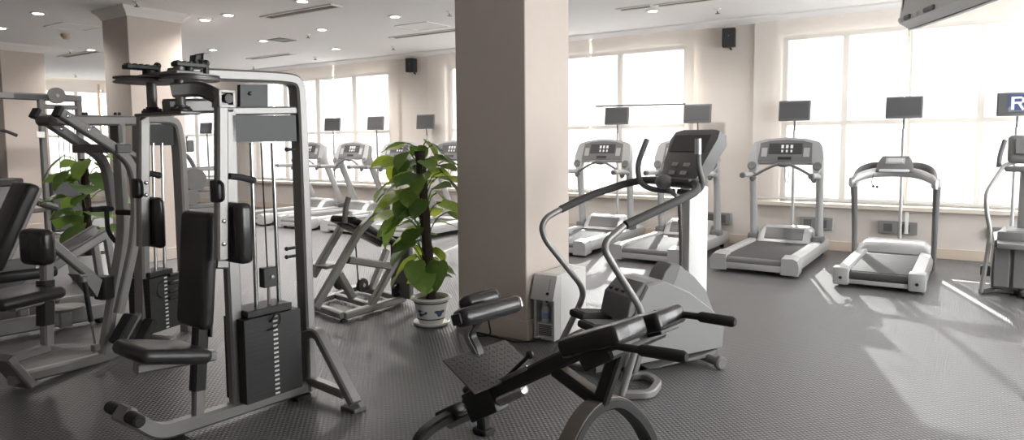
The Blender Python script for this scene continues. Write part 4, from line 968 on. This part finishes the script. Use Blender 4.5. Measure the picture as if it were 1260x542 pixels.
def blue_pot(t, c):
    b = NB(); lathe(b, [(.001, 0), (.125, 0), (.145, .012), (.152, .03), (.146, .034), (.135, .022), (.001, .02)], c, n=32); obj('saucer', b, 'ceramic', t)
    b = NB(); lathe(b, [(.001, .02), (.10, .02), (.113, .05), (.125, .10), (.137, .17), (.142, .205), (.165, .215), (.172, .225), (.165, .235), (.145, .236), (.132, .22), (.128, .20), (.001, .195)], c, n=36); pt = obj('pot', b, 'ceramic', t)
    for z, r in ((.062, .117), (.196, .1415)):
        b = NB(); lathe(b, [(r-.002, -.005), (r+.0012, -.005), (r+.0022, .005), (r-.001, .005)], c+Z_*z, n=36); obj('blue_stripe', b, 'ceramic_blue', pt)
    for a in range(4):
        az = math.atan2(-c.y, -c.x)+.55-a*1.2; d = V3((math.cos(az), math.sin(az), 0)); s = Z_.cross(d); rn = random.Random(a)
        b = NB()
        # one flower spray, a flat lobed patch following the wall
        ring = []
        for k in range(14):
            th_ = 2*PI*k/14; rr = .034*(1+.35*math.sin(3*th_+a)); u, vv = rr*1.2*math.cos(th_), rr*.75*math.sin(th_); zz = .118+vv; Rr = .1245+(zz-.10)*.17
            ang = az+u/Rr; ring.append(c+V3((math.cos(ang)*(Rr+.003), math.sin(ang)*(Rr+.003), zz)))
        inner = [p_+V3((-(p_-c).x*.05, -(p_-c).y*.05, 0)) for p_ in ring]
        loft(b, [inner, ring]); obj('flower_motif', b, 'ceramic_blue', pt)
    b = NB(); lathe(b, [(.001, .19), (.126, .19), (.125, .208), (.06, .216), (.001, .218)], c, n=24); obj('soil', b, 'soil', t)
pc = G(531, 399); pc = V3((pc.x, pc.y, 0))
EX = [(508, 250, .26, -1.9, -.5, .2, 'leaf_dark', -.12), (488, 268, .27, 3.6, -1.0, .2, 'leaf_mid', -.1), (540, 322, .24, -1.4, -1.1, .1, 'leaf_dark', -.15), (482, 195, .2, 3.5, -.2, .3, 'leaf_lime', 0), (548, 192, .23, .6, -.3, -.5, 'leaf_lime', .02), (498, 330, .22, 3.4, -.7, -.2, 'leaf_mid', -.05), (550, 352, .15, -.6, .5, .3, 'leaf_mid', -.02), (516, 350, .14, 3.0, .1, .6, 'leaf_lime', -.03),
      (540, 232, .2, .3, -.6, .3, 'leaf_mid', -.02), (478, 225, .22, 3.3, -.6, -.3, 'leaf_mid', -.05), (555, 262, .22, .2, -.8, .2, 'leaf_mid', -.03), (520, 215, .22, -1.2, -.5, .3, 'leaf_mid', -.14), (556, 295, .2, .1, -.9, -.3, 'leaf_lime', -.02), (500, 215, .2, 4.2, -.3, .4, 'leaf_lime', -.1)]
potted_plant(pc, 'leafy green potted plant in a blue and white pot beside the broad column', V3(VP(517, 186, pc, pc.normalized())).z, 84, 11, .36, blue_pot, lean=(-.07, -.03), extra=EX, xmax=-3.42)
def white_pot(t, c):
    b = NB(); lathe(b, [(.001, 0), (.17, 0), (.2, .1), (.215, .3), (.2, .3), (.19, .27), (.001, .27)], c, n=28); obj('pot', b, 'white_plastic', t)
    b = NB(); lathe(b, [(.001, .265), (.189, .265), (.186, .285), (.001, .29)], c, n=20); obj('soil', b, 'soil', t)
p2 = G(112, 345); p2 = V3((p2.x, p2.y, 0))
potted_plant(p2, 'leafy potted plant seen through the lever press machine at far left', V3(VP(112, 190, p2, p2.normalized())).z-.05, 30, 5, .46, white_pot, z0=.42, smin=.2, smax=.34, wts=(1.5, 9, .0))

# ------------------------------------------------------------------ pad bench behind the pec fly machine
def row_bench():
    g = (G(420, 398)+G(382, 378))/2; fr = Fr((-5.0, 4.3), 90); l, f = fr.l, fr.f; S = 'silver'
    P, L = fr.P, fr.L
    t = thing('chest_row_bench', 'low grey frame bench with black pad left of the big potted plant', 'exercise bench', fr.g)
    z = .05; fo = lambda x, y: V3((*G(x, y, .03)[:2], z)); A_, B_, C_, D_ = fo(380, 377), fo(423, 392), fo(497, 370), fo(440, 356)
    lat = (B_-fr.g).dot(l)
    for a, b_ in ((A_, B_), (B_, C_), (C_, D_), (D_, A_)):
        b = NB(); sweep(b, [a, b_], .06, .065, Z_); obj('base_rail', b, S, t)
    b = NB(); sweep(b, [(A_+D_)/2, (B_+C_)/2], .05, .05, Z_); obj('base_rail', b, S, t)
    for q in (B_, A_):
        b = NB(); lathe(b, [(.001, -.05), (.035, -.05), (.03, -.035), (.02, -.02), (.001, -.02)], q, n=12); obj('foot', b, 'rubber', t)
    m = lat-.02; lf = (A_-fr.g).dot(l)+.08
    for lt, segs in ((m, ([(388, 379), (443, 283), (468, 258)], [(454, 380), (491, 314)], [(428, 320), (480, 328)], [(417, 337), (434, 366)])), (lf, ([(385, 340), (424, 272), (430, 262)], [(456, 358), (476, 308)]))):
        for sg in segs:
            b = NB(); sweep(b, [P(x, y, lt) for x, y in sg], .06, .065, l, .05); obj('frame_tube', b, S, t)
    p0, p1 = P(420, 269, (m+lf)/2+.05), P(474, 298, (m+lf)/2+.05); d = (p1-p0); u = l.cross(d.normalized()); u = u if u.z > 0 else -u
    R = Matrix((d.normalized(), -l, u)).transposed(); b = NB(); pad(b, (p0+p1)/2, (d.length, .3, .07), .025, R); obj('pad', b, 'gloss_vinyl', t)
    b = NB(); sweep(b, [(p0+p1)/2-u*.05-d*.4, (p0+p1)/2-u*.05+d*.4], .06, .04, l); obj('pad_rail', b, S, t)
    b = NB(); sweep(b, [P(437, 292, .1), P(441, 350, .1)], .012, .012, l); obj('belt_strap', b, 'black', t)
    for x, y, lt in ((446, 351, .1), (490, 358, lat-.05), (418, 348, -.1)):
        c = P(x, y, lt); b = NB(); cyl(b, c-l*.02, c+l*.02, .07, 20, .008); w_ = obj('pulley', b, 'black', t)
        b = NB(); cyl(b, c+l*.02, c+l*.026, .02, 12); obj('pulley_hub', b, 'silver', w_)
    b = NB(); sweep(b, [P(424, 275, m-.05), P(425, 258, m-.05), P(429, 243, m-.05)], .04, .04, l, .05); obj('lever_handle', b, S, t)
    b = NB(); rbox(b, (P(385, 325, lf)+P(412, 327, lf))/2, (.3, .2, .03), .006, 1); obj('step_plate', b, 'silver', t)
    b = NB(); c = P(492, 340, lat); rbox(b, V3((c.x-.02, c.y+.05, .32)), (.24, .06, .52), .01, 1); obj('end_shield', b, 'shroud_mid', t)
    return t
row_bench()

# ------------------------------------------------------------------ leg press behind the lever press
def leg_press():
    fr = Fr(G(60, 408), 84); P, L, l, f = fr.P, fr.L, fr.l, fr.f; S = 'silver'
    t = thing('leg_press_machine', 'silver leg press with slanted rails behind the lever press machine', 'exercise machine', fr.g)
    for lt in (.0, -.55):
        q0, q1 = P(-30, 416, 0)+l*lt, P(134, 387, 0)+l*lt; q0.z = q1.z = .09
        b = NB(); sweep(b, [q0, q1], .07, .12, l); br = obj('base_beam', b, S, t)
        for q in (q0.lerp(q1, .05), q0.lerp(q1, .95)):
            b = NB(); rbox(b, V3((q.x, q.y, .015)), (.1, .1, .03), .004); obj('foot', b, 'rubber', br)
        b = NB(); sweep(b, [P(16, 362)+l*lt*.6-l*.08, P(140, 286)+l*lt*.6-l*.08], .06, .075, l); obj('slide_rail', b, S, t)
        q = P(136, 290)+l*lt*.6-l*.08; b = NB(); sweep(b, [q, V3((q.x, q.y+.06, .1))], .06, .06, l); obj('rail_post', b, S, t)
    b = NB(); sweep(b, [L(-.35, .03, .09), L(-.35, -.58, .09)], .07, .1, f); obj('cross_beam', b, S, t)
    b = NB(); c = P(78, 381); lathe(b, [(.001, 0), (.15, 0), (.15, .02), (.04, .03), (.001, .03)], V3((c.x, c.y, .16)), n=28); obj('swivel_plate', b, 'silver_dark', t)
    b = NB(); sweep(b, [V3((c.x, c.y, .16)), V3((c.x, c.y, .02))], .1, .1, l); obj('swivel_post', b, S, t)
    pp = [fr.fz(P(x, y)) for x, y in ((-12, 350), (6, 322), (26, 318), (46, 326), (44, 338), (22, 356), (-6, 362))]
    b = NB(); prism(b, [L(a, -.02, z_) for a, z_ in pp], l*-.04, .005); obj('seat_side_plate', b, 'silver_dark', t)
    # back pad, leaning back
    p0, p1 = P(-14, 330, -.2), P(33, 226, -.2); d = (p1-p0); Ln = d.length; d.normalize(); u = l.cross(d); u = u if u.dot(f) > 0 else -u
    R = Matrix((d, -l, u)).transposed(); b = NB(); pad(b, (p0+p1)/2, (Ln, .42, .10), .03, R); obj('back_pad', b, 'vinyl', t)
    b = NB(); rbox(b, (p0+p1)/2+u*.065, (Ln*.98, .30, .035), .006, 1, R); obj('pad_frame', b, S, t)
    b = NB(); q = P(25, 335, -.2); pad(b, q, (.42, .42, .09), .03, fr.R); obj('seat', b, 'vinyl', t)
    b = NB(); sweep(b, [q-Z_*.05, V3((q.x, q.y, .1))], .08, .08, l); obj('seat_post', b, S, t)
    return t
leg_press()

# ------------------------------------------------------------------ cable crossover at far left
def cable_machine():
    g = G(60, 292); fr = Fr(g, 90); S = 'silver_dark'; l, f = fr.l, fr.f; P, L = fr.P, fr.L
    t = thing('cable_machine', 'grey cable crossover machine in front of the far left column', 'exercise machine', g)
    zt = P(52, 122).z; fb = fr.fz(P(96, 125))[0]; f0 = fr.fz(P(50, 125))[0]; fl = fr.fz(P(-40, 118))[0]
    for ff in (fl, f0, fb):
        b = NB(); sweep(b, [L(ff, 0, 0), L(ff, 0, zt)], .09, .09, l); po = obj('post', b, S, t)
        b = NB(); rbox(b, L(ff, 0, .02), (.3, .5, .04), .006, 1, fr.R); obj('foot_plate', b, S, po)
    b = NB(); sweep(b, [L(fl, 0, zt+.03), L(fb+.04, 0, zt+.03)], .10, .11, l); obj('top_beam', b, S, t)
    b = NB(); rbox(b, L((fl+f0)/2+.35, .055, zt+.03), (.5, .008, .06), 0, 1, fr.R); obj('name_plate', b, 'panel_dark', t)
    b = NB(); sweep(b, [L(f0, 0, zt-.12), L(fb, 0, zt-.12)], .07, .07, l); obj('lower_beam', b, S, t)
    b = NB(); sweep(b, [L(fl, 0, .45), L(fb, 0, .45)], .07, .07, l); obj('tie_bar', b, S, t)
    c = L(fr.fz(P(67, 117))[0], .07, zt+.06); b = NB(); lathe(b, [(.001, -.03), (.13, -.03), (.13, -.02), (.11, 0), (.13, .02), (.13, .03), (.001, .03)], c, l, 28); pu = obj('pulley', b, S, t)
    b = NB(); cyl(b, c, c+l*.045, .03, 12); obj('pulley_hub', b, 'silver', pu)
    for x in (70, 76, 83, 90):
        a = fr.fz(P(x, 150))[0]; b = NB(); cyl(b, L(a, .02, zt-.1), L(a, .02, .5), .006, 6); obj('cable', b, 'cable', t)
    for x, w_ in ((83, .5),):
        a = fr.fz(P(x, 270))[0]; b = NB(); rbox(b, L(a, -.05, .55), (w_, .3, .95), .02, 1, fr.R); obj('stack_shield', b, 'panel_dark', t)
    a = fr.fz(P(5, 240))[0]; b = NB(); rbox(b, L(a, .05, .45), (.36, .3, .84), .01, 1, fr.R); sh = obj('stack_shield', b, 'shroud_mid', t)
    b = NB(); rbox(b, L(a, .05, .93), (.4, .34, .12), .02, 1, fr.R); obj('shield_cap', b, 'black', sh)
    b = NB(); tube(b, [P(-20, 158, .3), P(4, 160, .3), P(21, 167, .3)], .025, 10, .1); hb = obj('pull_bar', b, 'black', t)
    b = NB(); cyl(b, P(-6, 159, .3), P(-6, 122, .1), .006, 6); obj('cable', b, 'cable', hb)
    b = NB(); rbox(b, P(50, 166, .06), (.12, .03, .1), .008, 1, fr.R); obj('tag', b, 'white_plastic', t)
    b = NB(); tube(b, [P(40, 246, .2), P(55, 252, .2), P(70, 256, .2)], .06, 10, .1); obj('arm_pad', b, 'vinyl', t)
    return t
cable_machine()

# ------------------------------------------------------------------ distant cross trainer seen through the frames
def cross_trainer():
    g = G(236, 262); fr = Fr(g, 90); l, f = fr.l, fr.f; P, L = fr.P, fr.L
    t = thing('cross_trainer', 'distant grey cross trainer seen between the machine frames', 'exercise machine', g)
    for x0, y0, x1, y1 in ((215, 210, 268, 207), (216, 236, 270, 232), (214, 256, 268, 252)):
        b = NB(); sweep(b, [P(x0, y0), P(x1, y1)], .1, .09, l); obj('frame_rail', b, 'silver', t)
    q = P(268, 207); b = NB(); sweep(b, [q, V3((q.x, q.y, 0))], .08, .08, l); obj('frame_post', b, 'silver', t)
    q = P(217, 207); b = NB(); sweep(b, [q, V3((q.x, q.y, 0))], .08, .08, l); obj('frame_post', b, 'silver_dark', t)
    c = P(240, 222, .1); b = NB(); lathe(b, [(.07, -.05), (.24, -.05), (.26, -.02), (.26, .02), (.24, .05), (.07, .05)], c, l, 28); obj('flywheel', b, 'tm_dark', t)
    c = P(235, 243, .1); b = NB(); cyl(b, c-l*.06, c+l*.06, .17, 24, .01); obj('drive_wheel', b, 'shroud_mid', t)
    b = NB(); tube(b, [P(226, 205), P(225, 185), P(228, 168)], .05, 10, .1); obj('handle_arm', b, 'tm_dark', t)
    b = NB(); tube(b, [P(222, 187), P(232, 193), P(239, 206)], .045, 10, .1); obj('handle_arm', b, 'tm_dark', t)
    c = P(232, 180, .1); b = NB(); rbox(b, c, (.16, .2, .26), .03, 2, fr.R); obj('console', b, 'shroud_mid', t)
cross_trainer()

# ------------------------------------------------------------------ stepper at the right edge
def edge_stepper():
    g = G(1216, 366); fr = Fr((g.x+.32, g.y+.3), 90); l, f = fr.l, fr.f; P, L = fr.P, fr.L; Q = fr.Q
    t = thing('stair_stepper', 'grey stair stepper cut off by the right edge of the picture', 'exercise machine', fr.g)
    f0 = (g.y+.1)-fr.g.y
    rail = [Q(1245, 201, f0+.5), Q(1235, 203, f0+.35), Q(1213, 238, f0+.02), Q(1214, 262, f0), Q(1219, 285, f0), Q(1214, 318, f0), Q(1207, 362, f0)]
    rail[-1].z = .02
    for s in (1, -1):
        mm = (lambda p: p) if s > 0 else (lambda p: p-l*2*((p-fr.g).dot(l)))
        b = NB(); tube(b, [mm(p) for p in rail], .02, 12, .08); obj('hand_rail', b, 'silver', t)
        b = NB(); sweep(b, [mm(V3((rail[-1].x, rail[-1].y, .03))), mm(V3((rail[-1].x+.08, rail[-1].y+.14, .03))), mm(V3((rail[-1].x+.26, rail[-1].y+.16, .03)))], .05, .05, Z_, .08); obj('floor_foot', b, 'silver_dark', t)
        b = NB(); tube(b, [mm(q) for q in (Q(1229, 206, f0+.4), Q(1230, 192, f0+.4), Q(1237, 172, f0+.4))], .022, 12, .05); obj('upright_handle', b, 'tm_dark', t)
    xl = Q(1233, 340, .1).x-fr.g.x; W = .30
    ztop = Q(1250, 287, .0).z
    b = NB(); rings = []
    for z, hw, ya, yb in ((.06, W, -.12, .62), (.25, W, -.14, .62), (.52, W*.96, -.13, .58), (ztop-.04, W*.80, -.09, .5), (ztop+.02, W*.66, -.03, .4)):
        rings.append([L(ya, -hw, z), L(ya, hw, z), L(yb, hw, z), L(yb, -hw, z)])
    loft(b, rings); sh = obj('shroud', b, 'tm_dark', t)
    for k in range(4):
        b = NB(); rbox(b, L(-.15, -.225+.15*k, .27), (.03, .125, .38), .008, 1, fr.R); obj('side_rib', b, 'shroud_mid', sh)
    for s in (-1, 1):
        b = NB(); rbox(b, L(-.24, s*.15, .50), (.26, .24, .05), .012, 2, fr.R); pe = obj('pedal', b, 'shroud_mid', t)
        b = NB(); rbox(b, L(-.12, s*.15, .56), (.03, .24, .1), .01, 2, fr.R); obj('heel_lip', b, 'tm_dark', pe)
    b = NB(); c = L(-.08, -W-.05, .22); rbox(b, c, (.1, .08, .1), .01, 1, fr.R); obj('side_clip', b, 'black', t)
    b = NB(); rbox(b, L(.35, 0, (ztop+1.2)/2), (.1, .2, 1.25-ztop), .03, 2, fr.R); obj('column', b, 'shroud', t)
    zc = Q(1252, 184, .3).z; R = fr.R @ Matrix.Rotation(math.radians(-25), 3, 'Y')
    b = NB(); rbox(b, L(.3, 0, zc), (.08, .42, .3), .04, 3, fr.R @ Matrix.Rotation(math.radians(25), 3, 'Y')); con = obj('console', b, 'shroud_mid', t)
    b = NB(); rbox(b, L(.24, 0, zc+.03), (.012, .3, .16), .004, 1, fr.R @ Matrix.Rotation(math.radians(25), 3, 'Y')); obj('display', b, 'tm_dark', con)
    b = NB(); rbox(b, L(.2, 0, zc-.19), (.2, .46, .05), .02, 2, fr.R); obj('reading_tray', b, 'tm_dark', t)
    b = NB(); rbox(b, L(.2, 0, .05), (.9, .14, .06), .01, 1, fr.R); obj('floor_beam', b, 'silver_dark', t)
    return t
edge_stepper()

# ------------------------------------------------------------------ hanging television
def television():
    zA = 2.45; A, B = G(1125, 36.5, zA), G(1233, -1, zA); ax = (B-A).normalized(); W = (B-A).length; n = V3((-ax.y, ax.x, 0)); n = n if n.x > 0 else -n   # n: front, away from the camera
    m = (A+B)/2; t = thing('television', 'grey flat television hanging from the ceiling at top right', 'television', V3((m.x, m.y, zA)))
    up = (Z_-n*-.10).normalized()
    R = Matrix((ax, n, ax.cross(n))).transposed()
    Q = lambda k, d, h: A+ax*(W*k)+n*d+up*h
    b = NB(); prism(b, [Q(0, 0, 0), Q(.5, .012, -.004), Q(1, 0, 0), Q(1, 0, .7), Q(0, 0, .7)], n*-.05, .004); obj('bezel', b, 'shroud_mid', t)
    b = NB(); prism(b, [Q(.03, .012, .05), Q(.97, .012, .05), Q(.97, .012, .67), Q(.03, .012, .67)], n*.006); obj('screen_panel', b, 'screen', t)
    b = NB()
    loft(b, [[Q(.01, -.05, .004), Q(.99, -.05, .004), Q(.99, -.05, .69), Q(.01, -.05, .69)], [Q(.03, -.15, .05), Q(.97, -.15, .05), Q(.97, -.15, .62), Q(.03, -.15, .62)]]); bk = obj('back_cover', b, 'pale_plastic', t)
    for k, w_, mm in ((.16, .10, 'tm_dark'), (.28, .07, 'led'), (.45, .16, 'tm_dark'), (.06, .05, 'led')):
        b = NB(); c = Q(k, -.155, .075); rbox(b, c, (w_, .03, .04), .008, 1, R); obj('connector_block', b, mm, bk)
    b = NB(); c = Q(.06, -.155, .3); rbox(b, c, (.012, .02, .4), .003, 1, R); obj('cable_channel', b, 'tm_dark', bk)
    c = Q(.5, -.2, .35); b = NB(); rbox(b, c, (.3, .08, .3), .01, 1, R); obj('mount_plate', b, 'silver_dark', t)
    b = NB(); e = c-n*.06; cyl(b, e-Z_*.1, V3((e.x, e.y, HT)), .03, 14); po = obj('ceiling_pole', b, 'silver', t)
    b = NB(); lathe(b, [(.001, 0), (.1, 0), (.1, -.015), (.03, -.03), (.001, -.03)], V3((e.x, e.y, HT)), n=20); obj('ceiling_plate', b, 'silver', po)
television()

# ------------------------------------------------------------------ wall fittings
def speaker(px, py, label):
    p = PY(px, py, YW-.12); t = thing('wall_speaker', label, 'speaker', p)
    R = Matrix.Rotation(.22, 3, 'Z')
    b = NB(); rbox(b, p, (.18, .15, .26), .012, 2, R); cb = obj('cabinet', b, 'speaker', t)
    b = NB(); rbox(b, p+R @ V3((0, -.077, 0)), (.155, .008, .235), .003, 1, R); obj('grille', b, 'rubber', cb)
    b = NB(); rbox(b, p+R @ V3((.0, -.083, .02)), (.014, .004, .014), .002, 1, R); obj('badge', b, 'silver', cb)
    b = NB(); tube(b, [p+V3((0, .06, -.1)), p+V3((0, .09, -.15)), V3((p.x, YW, p.z-.15))], .014, 8, .02); obj('bracket', b, 'black', t)
speaker(897, 46.5, 'black wall speaker on the pier right of the broad column')
speaker(506, 80.5, 'black wall speaker on the pier left of the broad column')
def wall_box(x0, x1, z0, z1, label, conduit=None):
    t = thing('socket_trunking', label, 'socket box', ((x0+x1)/2, YW-.03, z0), 'metal socket boxes under the windows')
    b = NB(); box(b, (x0, YW-.06, z0), (x1, YW, z1), .006); obj('box', b, 'metal_plate', t)
    for k in (.25, .7):
        b = NB(); xx = x0+(x1-x0)*k; box(b, (xx-.05, YW-.064, z0+.03), (xx+.05, YW-.06, z1-.03), .001); obj('socket_face', b, 'silver_dark', t)
    if conduit:
        b = NB(); box(b, (conduit-.02, YW-.09, z0+.01), (conduit+.02, YW-.065, SILL-.07), .006); obj('conduit', b, 'white_plastic', t)
wall_box(-1.98, -1.56, .27, .44, 'metal socket box on the wall behind the nearest grey treadmill')
wall_box(-1.02, -.58, .28, .44, 'metal socket box with a white conduit behind the arched treadmill', -.70)
wall_box(.15, .62, .29, .43, 'metal socket box on the wall at the right edge')
wall_box(-3.32, -2.92, .26, .44, 'metal socket box below the right speaker pier')
a, b_ = PY(733, 131, 9.86), PY(843, 128, 9.86); t = thing('wall_rail', 'thin dark horizontal rail across the window right of the broad column', 'rail', (a+b_)/2)
b = NB(); cyl(b, a, b_, .012, 10); obj('bar', b, 'silver_dark', t)
for q in (a.lerp(b_, .02), a.lerp(b_, .98)):
    b = NB(); cyl(b, q, V3((q.x, YW-.01, q.z)), .01, 8); obj('bracket', b, 'silver_dark', t)
b = NB(); box(b, (XL, 8.96, .7), (XL+.06, 9.02, HT-.1), .004); struct('trim_7', b, 'wood_strip', 'narrow brown strip between the shades on the far end wall')
